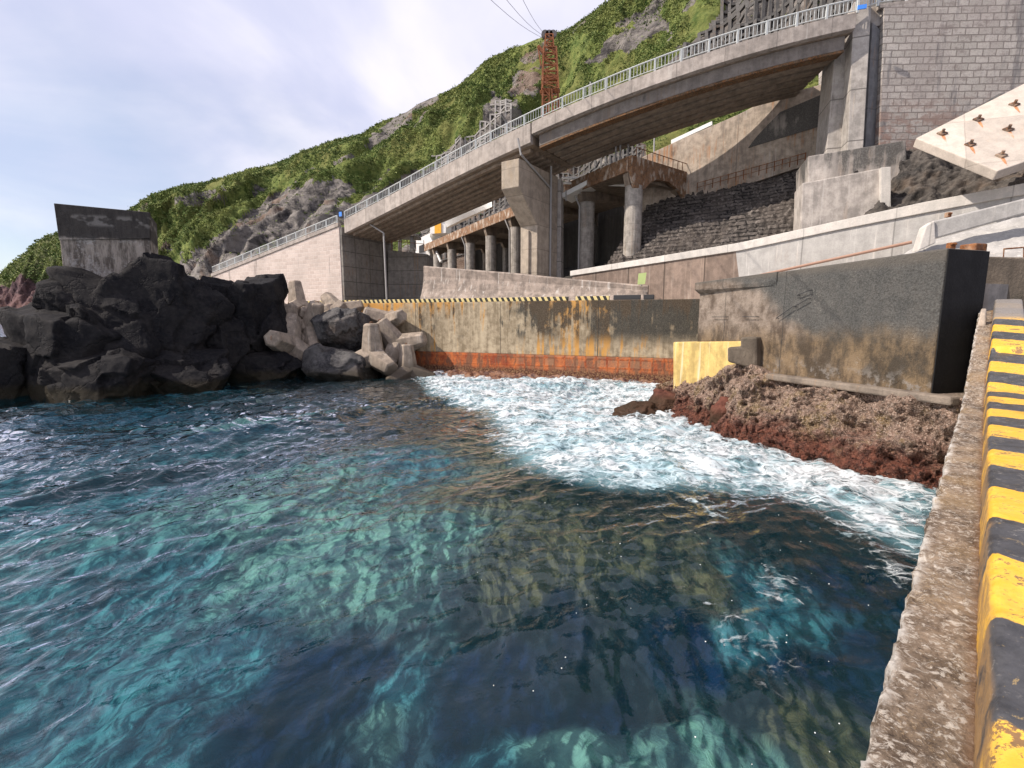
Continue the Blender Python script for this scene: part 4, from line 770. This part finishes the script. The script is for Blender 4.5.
slab([(884, 6), (960, -4), (1300, -60), (1300, 260), (876, 260)], MA, MB_, 8).build('wall', mas, t, .04)
q = [onp(x, y, MA, MB_) for x, y in ((888, 4), (930, -1))]
slab([(880, 8), (925, 1), (960, -3.8), (1300, -59.5), (1300, -72), (960, -8), (925, -2), (880, 4)], MA, MB_, .5).build('coping', M['deck'], t, .03)
rails([Vector(road(LEN)[0])+Vector((.1, .1, .05))]+[onp(x, y, MA, MB_)+Vector((0, .1, 0)) for x, y in ((880, 4), (925, -2), (960, -8), (1300, -72))], 'guard_rail', 'white guard rail on top of the block masonry wall')
# ---------------------------------------------------------------- stepped footing below the tall pier
t = thing('pier_footing', 'stained stepped concrete footing below the tall pier', 'footing', (24, 33, 10))
slab([(808, 156), (870, 146), (906, 140), (909, 200), (808, 200)], (22, 35), (27, 33.2), 4).build('upper_step', M['foot'], t, .08)
slab([(802, 183), (880, 168), (891, 168), (890, 230), (800, 240)], (20, 33.2), (26, 31), 2.5).build('lower_step', M['foot'], t, .08)
slab([(881, 167.5), (891, 166.5), (891, 207), (881, 207)], (24, 31.35), (26, 30.6), .4).build('pale_pilaster', M['white_c'], t, .03)
# ---------------------------------------------------------------- back wall with rust streaks
BA, BB = Vector((14.0, 50, 0)), Vector((27, 42, 0))
t = thing('back_wall', 'long old concrete wall with rust streaks seen under the bridge', 'retaining wall', (20, 46, 14))
slab([(640, 158), (674, 142.5), (739, 114), (770, 98), (830, 82), (850, 78), (850, 175), (807, 165), (740, 187), (679, 207), (655, 215), (640, 215)], BA, BB, 1.6).build('wall', M['old'], t, .05)
slab([(780, 112), (827, 92), (827, 124), (757, 145), (748, 148), (757, 136)], BA-Vector((.05, .09, 0)), BB-Vector((.05, .09, 0)), .1).build('stained_panel', M['foot'], t, .02)
mb = MB(); pr = None
for i in range(15):
    x = 697+(805-697)*i/14; y = 192-(192-163)*i/14; p = onp(x, y, BA-Vector((.3, .5, 0)), BB-Vector((.3, .5, 0))); mb.bar(p, p+Vector((0, 0, .85)), .06)
    if pr is not None: mb.bar(pr+Vector((0, 0, .8)), p+Vector((0, 0, .8)), .05); mb.bar(pr+Vector((0, 0, .4)), p+Vector((0, 0, .4)), .04)
    pr = p
mb.build('railing', M['rust'], t)
# road barrier tops peeping over
tag(slab([(671, 140), (712, 121), (712, 125), (671, 144)], (16, 53), (26, 47), .4).build('pale_beam', M['white'], None, .02), 'white beam lying on top of the back wall', 'beam')
# dark block slope below it, and rocky slopes at right
def patch(name, corners, nu, nv, amp, fr_, mat, label=None, kind='structure', steps=0):
    a, b, c, d = [np.array(q, float) for q in corners]; uu, vv = np.meshgrid(np.linspace(0, 1, nu), np.linspace(0, 1, nv), indexing='ij'); u_ = uu[..., None]; v_ = vv[..., None]
    P = (a*(1-u_)+b*u_)*(1-v_)+(d*(1-u_)+c*u_)*v_; n = np.cross(b-a, d-a); n /= np.linalg.norm(n); n = n if n[2] > 0 else -n
    dsp = fbm(P*fr_, 5, .55)*amp
    if steps: dsp = dsp+(((vv*steps) % 1)-.5)*.5+ (perlin(np.stack([uu*60, np.floor(vv*steps)*3.7, uu*0], -1)))*.25
    P = P+n*dsp[..., None]; return tag(link(name, npmesh(name, P.reshape(-1, 3), gridfaces(nu, nv)), mat), kind=kind)
m = Mat('pitched_stone', .85); P = m.pos; br = m.brick(m.comb(m.dot(P, (.8, -.5, .3)), m.math('MULTIPLY', m.sep(P)[2], 1.0), 0.0), 1.3, .36, .06, .5, (.05, .044, .04), (.13, .112, .10), (.02, .018, .017)); n1 = m.noise(P, 3, 5, .7); n2 = m.noise(P, .4, 5)
pit = m.done(m.mix(m.rmp(n1, .5, .68, 0, .5), m.mix(m.rmp(n2, .4, .6, 0, .6), br[0], (.09, .075, .065)), (.32, .28, .25)), m.bump(m.math('MULTIPLY_ADD', br[1], -1.4, n1), .9, .2))
patch('pitched_slope', (at(590, 288, 43), at(830, 240, 33.5), at(850, 150, 43), at(652, 200, 51)), 160, 120, .25, .5, pit, steps=22)
patch('rock_slope', (at(800, 242, 33), at(1150, 195, 25), at(1150, 120, 31), at(870, 160, 35)), 160, 110, .8, .5, M['slope_rock'])
# ---------------------------------------------------------------- pale angled parapet wall W1 (ramp up to the right)
R0, R1 = Vector((5.5, 44, 0)), Vector((26.7, 25, 0)); rn = Vector((-.03, -.06, 0))
t = thing('ramp_wall', 'long pale concrete ramp wall with a white band rising to the right', 'wall', (14, 36, 6))
slab([(735, 248), (837, 226), (924, 206), (994, 194), (1150, 165), (1150, 330), (745, 330)], R0, R1, .8).build('grey_panels', M['panel'], t, .03)
slab([(572, 275), (735.5, 247), (745.5, 330), (572, 330)], R0, R1, .8).build('brown_panels', M['brownwall'], t, .03)
slab([(570, 271), (740, 242.5), (837, 221), (924, 202), (994, 189), (1150, 158), (1150, 172), (994, 200), (924, 213), (837, 230), (740, 250.5), (570, 276)], R0+rn*2, R1+rn*2, .9).build('white_band', M['white_c'], t, .03)
p1, p2 = onp(706, 287, R0+rn*8, R1+rn*8), onp(912, 242, R0+rn*8, R1+rn*8); tag(MB().tube([p1, p2], .09, 8).build('pipe', plain('pink_pipe', (.30, .18, .13), .7)), 'thin pinkish pipe running along the foot of the pale ramp wall', 'pipe')
A, B = Vector((15.2, 21.5, 0)), Vector((21, 19.5, 0))
t = thing('upper_parapet', 'grey concrete parapet with a sloping end post on the right', 'wall', A)
slab([(934, 221), (1024, 198.5), (1150, 170), (1150, 183), (1024, 214), (934, 239)], A, B, .5).build('parapet', M['panel'], t, .06)
slab([(922, 238), (926, 226), (935, 220), (936, 243), (918, 251)], A-Vector((.05, .1, 0)), B-Vector((.05, .1, 0)), .62).build('end_post', M['white_c'], t, .04)
patch('paved_slope', (at(880, 268, 21), at(1150, 262, 17.0), at(1150, 182, 20.2), at(921, 243, 22.0)), 90, 60, .05, 1.5, M['panel'])
t = thing('rusty_railing', 'thin rusty pipe railing at the right edge above the mossy wall', 'railing', at(1000, 256, 16.5))
MB().tube([at(1003, 262, 16.5), at(1004, 249, 16.5), at(1040, 246, 16.5), at(1100, 243, 16.5)], .03, 6).build('rail', M['rust'], t)
MB().tube([at(1024, 262, 16.5), at(1024, 247.5, 16.5)], .025, 6).build('post', M['rust'], t)
tag(MB().box(at(973, 250, 14.3), (.22, .06, 0), (-.06, .2, 0), (0, 0, .16)).build('rusty_bollard', M['rust'], None, .03), 'squat rusty bollard on the corner of the dark wall', 'bollard')
for x, y, Yd, lab in ((948, 215, 25.5, 'rusty square fitting high on the pale ramp wall'), (951, 246, 18.5, 'small rusty bracket between end post and bollard')):
    p = at(x, y, Yd); mb = MB().box(p, (.11, 0, 0), (0, .1, 0), (0, 0, .12)); mb.tube([p+Vector((-.1, -.12, .06)), p+Vector((.1, -.12, .06))], .05, 6); tag(mb.build('rusty_fitting', M['rust'], None, .03), lab, 'fitting')
# tilted anchored slab
S0 = [at(916, 138, 27.5), at(1110, 40, 30), at(1110, 130, 23.5), at(998, 171, 24)]; sn = (S0[1]-S0[0]).cross(S0[3]-S0[0]).normalized(); sn = sn if sn.z > 0 else -sn
_d = ray(1110, 132); _o = Vector((0, 0, EYE)); S0[2] = _o+_d*((S0[0]-_o).dot(sn)/_d.dot(sn))
cr = concrete('cream_concrete', (.50, .44, .38), mold=.2, stain=.35, staincol=(.55, .42, .32), seed=60, joints=((.8, -.6, 0), 3, 3, .3, .03, 0), var=.15)
t = thing('anchored_slab', 'cream tilted concrete slab with rusty anchor bolts at the right edge', 'slab', S0[3])
dn = -sn*.5; MB().prism(S0, [p+dn for p in S0]).build('slab', cr, t, .05)
def ons(px, py):
    d = ray(px, py); o = Vector((0, 0, EYE)); k = (S0[0]-o).dot(sn)/d.dot(sn); return o+d*k
X_ = (S0[3]-S0[0]).normalized(); Yv = sn.cross(X_).normalized(); down = Vector((0, 0, -1)); down = (down-sn*down.dot(sn)).normalized(); sd_ = down.cross(sn)
rs = rust('rust_drip', (.55, .26, .13), 5, (.6, .45, .36), .8)
for x, y in ((942, 134), (978, 120), (1014, 105), (970, 145), (1008, 130), (1001, 156), (1040, 92), (1044, 116), (1036, 143)):
    p = ons(x, y); b = MB(); b.box(p+sn*.04, X_*.17, Yv*.17, sn*.04); b.tube([p+sn*.08, p+sn*.26], .075, 8); bo = b.build('anchor_bolt', rust('anchor_rust', (.12, .09, .075), 2), t)
    q = [p+sn*.006+sd_*a+down*b_ for a, b_ in ((-.07, .12), (.07, .12), (.08, .45), (.03, .95), (-.01, .8), (-.06, .4))]; MB().prism(q, [v-sn*.004 for v in q]).build('rust_run', rs, t)
# dark stepped slabs above the tilted slab
for i, (pp, lab) in enumerate((([(974, 107), (998, 103), (999, 113), (975, 116)], 'lower dark concrete stub sticking out above the cream slab'), ([(999, 93), (1040, 89), (1040, 101), (1001, 102)], 'upper dark concrete stub at the frame edge above the cream slab'))):
    tag(slab(pp, (27, 31.5), (33, 30), 4).build('concrete_stub', dark_c, None, .05), lab, 'stub')
# ---------------------------------------------------------------- column gallery with rusty deck edge
GA, GB = Vector((10.27, 44, 0)), Vector((-15.2, 92, 0)); gd = (GB-GA).normalized(); gn = Vector((.80, .60, 0))   # gn runs inland
GL = (GB-GA).length; zt = 18.3
def gp(s, off, z): return GA+gd*s+gn*off+Vector((0, 0, z))
M['gcol'] = concrete('column_concrete', (.34, .31, .275), mold=.42, stain=.3, seed=70, boards=1.6, var=.45)
M['void_shade'] = concrete('void_shade_concrete', (.05, .046, .042), mold=.6, stain=.1, seed=71)  # deep shade under the gallery deck put into the surface colour
t = thing('loading_gallery', 'old concrete gallery on round columns with a rust stained deck edge', 'gallery', gp(10, 4, 10))
MB().prism([gp(.02, .02, zt-.9), gp(GL+3, .02, zt-.9), gp(GL+3, 9, zt-.9), gp(.02, 9, zt-.9)], [gp(.02, .02, zt-.05), gp(GL+3, .02, zt-.05), gp(GL+3, 9, zt-.05), gp(.02, 9, zt-.05)]).build('deck', M['soffit'], t, .03)
MB().prism([gp(-.02, -.25, zt-1.15), gp(GL+3, -.25, zt-1.15), gp(GL+3, 0, zt-1.15), gp(-.02, 0, zt-1.15)], [gp(-.02, -.25, zt+.1), gp(GL+3, -.25, zt+.1), gp(GL+3, 0, zt+.1), gp(-.02, 0, zt+.1)]).build('edge_beam', M['rust_beam'], t, .03)
arch = [(-.2, zt+.08), (9.0, zt+.08), (9.0, zt-3.4), (8.3, zt-3.4), (7.9, zt-2.6), (6.9, zt-1.8), (5.0, zt-1.3), (3.2, zt-1.4), (2.3, zt-1.9), (1.6, zt-2.5), (.3, zt-2.5), (-.2, zt-1.3)]
MB().prism([gp(-.03, s, z) for s, z in arch], [gp(-.45, s, z) for s, z in arch]).build('end_arch', M['rust_beam'], t, .04)
mb = MB()
for k in range(12): mb.bar(gp(-.4, .4+k*.75, zt), gp(-.4, .4+k*.75, zt+.8), .05)
mb.bar(gp(-.4, .3, zt+.8), gp(-.4, 8.8, zt+.8), .05); mb.build('railing', M['rust'], t)
def column(s, off, r, ztop, zb):
    MB().tube([gp(s, off, zb), gp(s, off, ztop)], r, 20).build('column', M['gcol'], t)
css = [.3, 7.2, 14.5, 22.5, 30, 37.5, 45.5, 53]
for s in css:
    column(s, .95, .78, zt-2.2, 5.5)
    pr_ = [(.02, zt-.9), (.02, zt-1.4), (.3, zt-2.2), (1.6, zt-2.2), (2.6, zt-1.6), (7.0, zt-1.5), (7.6, zt-2.4), (9, zt-2.4), (9, zt-.9)]
    MB().prism([gp(s-.1, a, b) for a, b in pr_], [gp(s+.6, a, b) for a, b in pr_]).build('cross_beam', M['soffit'], t, .03)
    column(s+.3, 8.1, .6, zt-2.3, 7)
for s in css[1:7:2]: MB().tube([gp(s+.8, -.3, zt-1.2), gp(s+.2, .05, zt-2.6), gp(s+.2, .05, 7)], .09, 7).build('drain_pipe', M['pipe'], t)
MB().prism([gp(1, 9.6, 5), gp(GL+3, 9.6, 5), gp(GL+3, 10.2, 5), gp(1, 10.2, 5)], [gp(1, 9.6, zt-.1), gp(GL+3, 9.6, zt-.1), gp(GL+3, 10.2, zt-.1), gp(1, 10.2, zt-.1)]).build('back_wall', M['void_shade'], t)
MB().prism([gp(0, 1.9, 5.4), gp(GL+3, 1.9, 5.4), gp(GL+3, 9.6, 5.4), gp(0, 9.6, 5.4)], [gp(0, 3.0, 7.2), gp(GL+3, 3.0, 7.2), gp(GL+3, 9.6, 11.5), gp(0, 9.6, 11.5)]).build('bank', M['void_shade'], t)
MB().tube([at(430, 238, 93), at(441, 262, 90)], .25, 6).build('brace', M['white'], t)
# sheds and clutter on the gallery and beside it
t = thing('white_shed', 'small white box shed with a yellow door on the gallery deck', 'shed', at(438, 232, 93))
slab([(430, 217), (446, 219), (446, 233), (430, 234)], (-16.5, 93), (-12, 92), 3).build('wall', M['white'], t, .05)
slab([(434.5, 223), (441, 223), (441, 233), (434.5, 233.5)], (-16.5, 92.8), (-12, 91.8), .15).build('door', M['yellow'], t)
slab([(429, 215.5), (447, 217.5), (447, 219), (429, 217)], (-16.5, 92.5), (-12, 91.5), 3.8).build('roof', M['white'], t, .05)
t = thing('white_building', 'plain white building at the left end of the gallery', 'building', at(423, 262, 96))
slab([(415.5, 240), (430, 233), (430, 280), (415.5, 280)], (-19, 96), (-15, 94.5), 5).build('wall', M['white'], t, .05)
slab([(419, 246), (424, 244), (424, 252), (419, 253)], (-19, 95.8), (-15, 94.3), .15).build('window', M['dark'], t)
t = thing('small_boat', 'small white boat with a green cover stored on the gallery', 'boat', at(468, 216, 80))
fr = []
a, b = at(447, 228, 86), at(492, 207, 74)
for i in range(11):
    k = i/10; c = a.lerp(b, k); wd_ = 1.5*math.sin(math.pi*min(1, .12+k*.95))**.5+.05; fr.append([c+Vector((-wd_*.3, -wd_, .9)), c+Vector((0, -wd_*.5, 0)), c+Vector((0, wd_*.5, 0)), c+Vector((.3*wd_, wd_, .9))])
MB().sweep(fr).build('hull', M['white'], t, .03)
c = a.lerp(b, .55); MB().box(c+Vector((0, 0, 1.25)), (1.3, -1.5, .5), (.5, .5, 0), (0, 0, .35)).build('cabin', M['white'], t, .15); MB().box(c+Vector((.3, -.3, 1.85)), (.7, -.8, .3), (.45, .4, 0), (0, 0, .22)).build('cover', plain('green_tarp', (.12, .35, .12), .7), t, .1)
for x, y0, y1, Yd, lab in ((494, 185, 212, 74, 'thin grey post on the gallery deck left of the pier'), (615.5, 134, 166, 47, 'left of three thin posts standing at the gallery corner'), (620, 133, 166, 47, 'middle of three thin posts standing at the gallery corner'), (628, 131, 163, 47, 'right slightly leaning post at the gallery corner'), (654, 129, 152, 56, 'thin post on the back wall top under the bridge'), (590, 82, 100, 60, 'short post beyond the bridge rail right of the rusty tower')):
    tag(MB().tube([at(x, y1, Yd), at(x+.5, y0, Yd)], .09, 6).build('post', M['pipe']), lab, 'post', 'thin posts by the road')
# sloping pale roof sheet & pipes above the gallery corner
t = thing('canopy', 'white sloping canopy on the gallery roof right of the pier', 'canopy', at(590, 190, 50))
slab([(562, 193), (606, 170), (607, 174), (562, 198)], (4, 51), (10, 47.5), 2.5).build('roof_sheet', M['white'], t, .03)
for x in (566, 580, 594, 605): MB().tube([at(x, 201-(x-566)*.5, 50), at(x, 190-(x-566)*.5, 50)], .06, 6).build('post', M['pipe'], t)
t = thing('lower_canopy', 'pair of pale pipes crossing above the rusty gallery edge', 'pipes', at(600, 182, 50))
for dy in (0, 5): MB().tube([at(562, 183-dy, 52), at(640, 186-dy*1.2, 48)], .12, 6).build('pipe', M['white'], t)
# ---------------------------------------------------------------- curved splash wall
TOPW = [(420, 265.5, 45.4), (427, 266, 45), (463, 269, 43.5), (515, 273, 41.5), (564, 278, 40), (610, 282, 38.6), (643, 285, 37.6)]
fr = []
for i in range(49):
    k = i/48; x = 424+k*(648-424); p = at(x, ip(x, [q_[0] for q_ in TOPW], [q_[1] for q_ in TOPW]), ip(x, [q_[0] for q_ in TOPW], [q_[2] for q_ in TOPW])); h = p.z-5.5
    o = -LN; fr.append([p, p+o*.12+Vector((0, 0, -.12)), p+o*.10+Vector((0, 0, -h*.25)), p+o*.35+Vector((0, 0, -h*.55)), p+o*.9+Vector((0, 0, -h*.85)), p+o*1.5+Vector((0, 0, -h)), p-o*.9+Vector((0, 0, -h)), p-o*.7])
tag(MB().sweep(fr).build('splash_wall', M['wave'], None, 0), 'rough curved splash wall behind the striped kerb', 'wall')
t = thing('notice', 'pale yellow green notice board on the brown wall', 'sign', at(642, 290, 37.5))
slab([(638.5, 273.5), (646.5, 272.5), (645, 284), (637.5, 284.5)], (9, 37.3), (11, 36.9), .05).build('board', plain('notice_paint', (.45, .55, .22), .6), t)
MB().tube([at(641, 284, 37.6), at(641, 296, 37.6)], .04, 6).build('post', M['pipe'], t)
# ---------------------------------------------------------------- rusty lattice tower
ts = thing('cable_tower', 'rusty steel lattice cable tower behind the bridge rail', 'tower', at(549, 135, 88)); YT = 88
def tw(x, y, dy=0): q_ = at(x, y, YT); return Vector((q_.x, q_.y+dy, q_.z))
def lattice(c1, c2, hw1, hw2, n, name, w_=.17):
    mb = MB(); P_ = []
    for i in range(n+1):
        k = i/n; c = c1.lerp(c2, k); hw = hw1+(hw2-hw1)*k; P_.append([c+Vector((a*hw, b*hw, 0)) for a, b in ((-1, -1), (1, -1), (1, 1), (-1, 1))])
    for i in range(n):
        for k in range(4):
            a, b = P_[i], P_[i+1]; mb.bar(a[k], b[k], w_*1.3); mb.bar(b[k], b[(k+1) % 4], w_*.8)
            mb.bar(a[k], b[(k+1) % 4], w_*.7) if i % 2 else mb.bar(a[(k+1) % 4], b[k], w_*.7)
    return mb.build(name, M['rust_t'], ts)
M['rust_t'] = rust('tower_rust', (.30, .11, .055), 12, (.40, .20, .13), .35)
lattice(tw(544.5, 150), tw(546, 90), .55, .55, 9, 'leg'); lattice(tw(558, 150), tw(554.5, 90), .55, .55, 9, 'leg')
lattice(tw(550, 92), tw(549.5, 50), 1.35, 1.05, 7, 'shaft'); lattice(tw(549, 50), tw(549, 36), .75, .6, 3, 'head_frame')
mb = MB(); mb.bar(tw(540, 92), tw(560, 91), .35, .5); mb.bar(tw(542, 78), tw(557, 77.5), .5, .9); mb.build('platform', M['rust_t'], ts)
mb = MB(); mb.bar(tw(538, 46), tw(546, 56), .45); mb.bar(tw(556, 55), tw(552, 44), .45); mb.bar(tw(538, 47), tw(541, 66), .18); mb.bar(tw(556.5, 54), tw(556, 70), .18); mb.build('arm', M['rust_t'], ts)
mb = MB()
for x in (545, 549, 553): c = tw(x, 34.5); mb.tube([c+Vector((0, -.3, 0)), c+Vector((0, .3, 0))], .62, 12)
mb.build('sheave', plain('sheave_grey', (.12, .11, .11), .6), ts)
for a, b, lab in (((545, 34), (517, -12), 'steepest overhead cable rising left from the tower head'), ((543, 38), (478, -12), 'flattest overhead cable rising left from the rusty tower'), ((544, 36), (497, -12), 'middle overhead cable rising left from the rusty tower')):
    A = tw(*a); B = at(b[0], b[1], 50); tag(MB().tube([A.lerp(B, k/6)-Vector((0, 0, .5*math.sin(math.pi*k/6))) for k in range(7)]+[B+(B-A)*2], .025, 5).build('cable', plain('cable_grey', (.25, .25, .27), .6)), lab, 'cable', 'overhead cables from the tower')

# ---------------------------------------------------------------- near quay: wall, ledge and striped kerb
QD = Vector((470/480, 1, 0)).normalized(); QR = Vector((QD.y, -QD.x, 0))
def qz(s): return ip(s, [-4, 11.5, 14, 14.05, 19.5, 24], [0, 0, .5, .62, 1.72, 1.72])
def qp(s, lat, z): return QD*s+QR*lat+Vector((0, 0, z+qz(s)))
ss = np.concatenate([np.arange(-3, 6, .014), np.geomspace(6, 21, 260)])
lat = [(-.17, -5)]+[(-.17, -3), (-.165, -1), (-.165, 0)]+[(-.165, 2.2+.01*i) for i in range(0, 78, 6)]+[(-.160, 2.985)]+[(-.15+.27*k/22, 3.0) for k in range(23)]+[(.13, 2.9)]
Pq = np.array([[tuple(QD*s+QR*a+Vector((0, 0, z+(qz(s) if z > 0 else 0)))) for a, z in lat] for s in ss])
n1 = fbm(Pq*6, 5, .62)*.012+fbm(Pq*28, 3, .6)*.004; edge_ = np.array([1.6 if (z > 2.9 and a < -.14) else 1.0 for a, z in lat]); Pq = Pq-np.array(tuple(QR))*(n1*edge_)[..., None]*np.array([1 if z < 2.99 else .3 for a, z in lat])[None, :, None]; Pq[..., 2] += n1*np.array([1 if z > 2.9 else .0 for a, z in lat])
chip = np.clip(fbm(Pq*2.3+4, 4, .6)-.28, 0, 1)*np.array([1 if (a < -.12 and z > 2.9) else (.6 if (a < -.09 and z > 2.9) else 0) for a, z in lat]); Pq[..., 2] -= chip*.10
m = Mat('weathered_ledge', .9, .2); P = m.pos; loc = m.comb(m.dot(P, tuple(QD)), m.dot(P, tuple(QR)), m.sep(P)[2])
v = m.vadd(loc, m.vmul(m.noise(loc, 5, 4, .6, 0, True), (.08, .08, .04))); a = m.noise(m.vmul(v, (1, 1.6, 1)), 3.2, 7, .72, .4); b = m.noise(m.vmul(v, (1.3, 1, 1)), 26, 6, .75, .5); c_ = m.noise(v, 90, 4, .75); e = m.noise(v, 1.1, 5)
col = m.mix(m.rmp(a, .36, .62), (.085, .06, .043), (.27, .205, .15)); col = m.mix(m.rmp(b, .51, .60, 0, .85), col, (.52, .47, .41)); col = m.mix(m.rmp(b, .32, .43, .85, 0), col, (.055, .042, .035))
col = m.mix(m.rmp(m.math('MULTIPLY_ADD', e, .6, m.math('MULTIPLY', c_, .4)), .5, .6, 0, .7), col, (.30, .21, .12)); col = m.mix(m.rmp(c_, .62, .7, 0, .5), col, (.55, .5, .43))
lt = m.dot(P, tuple(QR)); col = m.mix(m.math('MULTIPLY', m.rmp(lt, .06, .12), .7), col, (.17, .09, .045)); col = m.mix(m.math('MULTIPLY', m.rmp(lt, -.17, -.10, 1, 0), m.rmp(a, .45, .6)), col, (.55, .52, .48))
lm = m.done(col, m.bump(m.math('ADD', m.math('MULTIPLY', b, 1.0), m.math('MULTIPLY', c_, .4)), 1.0, .02))
t = thing('quay', 'near concrete quay edge with a worn yellow and black striped kerb', 'quay', qp(2, 0, 0))
link('quay_wall', npmesh('quay_wall', Pq.reshape(-1, 3), gridfaces(len(ss), len(lat))[:, ::-1], True), lm, t)
# kerb
prof = [(.112, 2.6), (.112, 3.0), (.118, 3.12), (.124, 3.245), (.130, 3.272), (.142, 3.292), (.160, 3.300), (.30, 3.303), (.45, 3.303), (.60, 3.300), (.655, 3.285), (.67, 3.24), (.67, 2.6)]
pr2 = []
for (a, za), (b, zb) in zip(prof[:-1], prof[1:]):
    n_ = 8 if abs(b-a)+abs(zb-za) > .1 else 3
    pr2 += [(a+(b-a)*k/n_, za+(zb-za)*k/n_) for k in range(n_)]
pr2.append(prof[-1]); ks = np.concatenate([np.arange(-2, 6, .022), np.linspace(6, 19.5, 300)])
Pk = np.array([[tuple(qp(s, a, z)) for a, z in pr2] for s in ks]); nrm = fbm(Pk*3, 4, .6)*.006+fbm(Pk*18, 3, .6)*.0022; Pk[..., 2] += nrm; Pk += np.array(tuple(-QR))*nrm[..., None]*.8
dent = np.clip(fbm(Pk*2.6+11, 4, .55)-.42, 0, 1); Pk[..., 2] -= dent*.03
me = npmesh('kerb', Pk.reshape(-1, 3), gridfaces(len(ks), len(pr2))[:, ::-1], True)
m = Mat('hazard_paint', .42, .5); P = m.pos; s_ = m.dot(P, tuple(QD)); lt = m.dot(P, tuple(QR)); z = m.sep(P)[2]
wv = m.noise(P, 9, 5, .7); wb = m.noise(P, 2.5, 4); sl_ = m.math('MULTIPLY', m.math('SUBTRACT', lt, .14), .35)
ph = m.math('ADD', m.math('ADD', s_, sl_), m.math('MULTIPLY', m.math('SUBTRACT', wv, .5), .05)); ph = m.math('ADD', ph, m.math('MULTIPLY', m.math('SUBTRACT', wb, .5), .12))
fq = m.math('FRACT', m.math('DIVIDE', m.math('SUBTRACT', ph, 1.98), 1.42)); yel = m.math('MULTIPLY', m.rmp(fq, .485, .495), m.rmp(fq, .99, 1.0, 1, 0))
fineN = m.noise(P, 40, 5, .75); n2 = m.noise(P, 5, 6, .72, .4)
yc = m.mix(m.rmp(n2, .4, .65, 0, .5), (.68, .37, .03), (.76, .50, .10)); yc = m.mix(m.rmp(m.math('MULTIPLY_ADD', n2, .6, m.math('MULTIPLY', fineN, .4)), .54, .565, 0, .92), yc, m.mix(wv, (.05, .04, .035), (.28, .14, .06))); 
bc = m.mix(m.rmp(n2, .35, .65), (.028, .029, .034), (.062, .062, .068)); bc = m.mix(m.rmp(m.math('MULTIPLY_ADD', wv, .5, m.math('MULTIPLY', fineN, .5)), .55, .62, 0, .8), bc, (.22, .205, .19)); bc = m.mix(m.rmp(m.noise(m.vmul(P, (1, 1, 1)), 7, 6, .8, 1.5), .60, .64, 0, .7), bc, (.34, .24, .10))
col = m.mix(yel, bc, yc)
sidek = m.rmp(z, 3.24, 3.285, 1, 0); zlow = m.math('MULTIPLY', sidek, m.rmp(m.math('MULTIPLY_ADD', n2, 1, m.math('MULTIPLY', wv, .4)), .55, .75, 0, .8)); col = m.mix(m.math('MULTIPLY', zlow, m.rmp(s_, 11, 13, 1, 0)), col, (.30, .17, .06))
col = m.mix(m.rmp(s_, 16.6, 17.2, 0, .95), col, (.20, .18, .165))
link('kerb', me, m.done(col, m.bump(m.math('ADD', m.math('MULTIPLY', fineN, .6), wv), .45, .012), m.rmp(n2, .3, .7, .35, .65)), t)
# broken corner post at the far end of the ledge
tag(MB().prism([qp(17.4, -.16, 2.9), qp(17.8, -.16, 2.9), qp(17.8, .02, 2.9), qp(17.4, .02, 2.9)], [qp(17.5, -.12, 3.35), qp(17.7, -.12, 3.4), qp(17.7, -.02, 3.4), qp(17.5, -.02, 3.3)]).build('edge_stub', M['old'], None, .03), 'small broken stub at the far end of the quay ledge', 'stub')
# pavement right of the kerb
fr = [[qp(s, .665, 3.02), qp(s, 9, 3.02), qp(s, 9, 2.0), qp(s, .665, 2.0)] for s in np.linspace(-3, 20, 60)]
tag(MB().sweep(fr).build('quay_pavement', concrete('pavement', (.22, .18, .145), mold=.3, stain=.4, staincol=(.2, .14, .09), seed=80)), kind='structure')
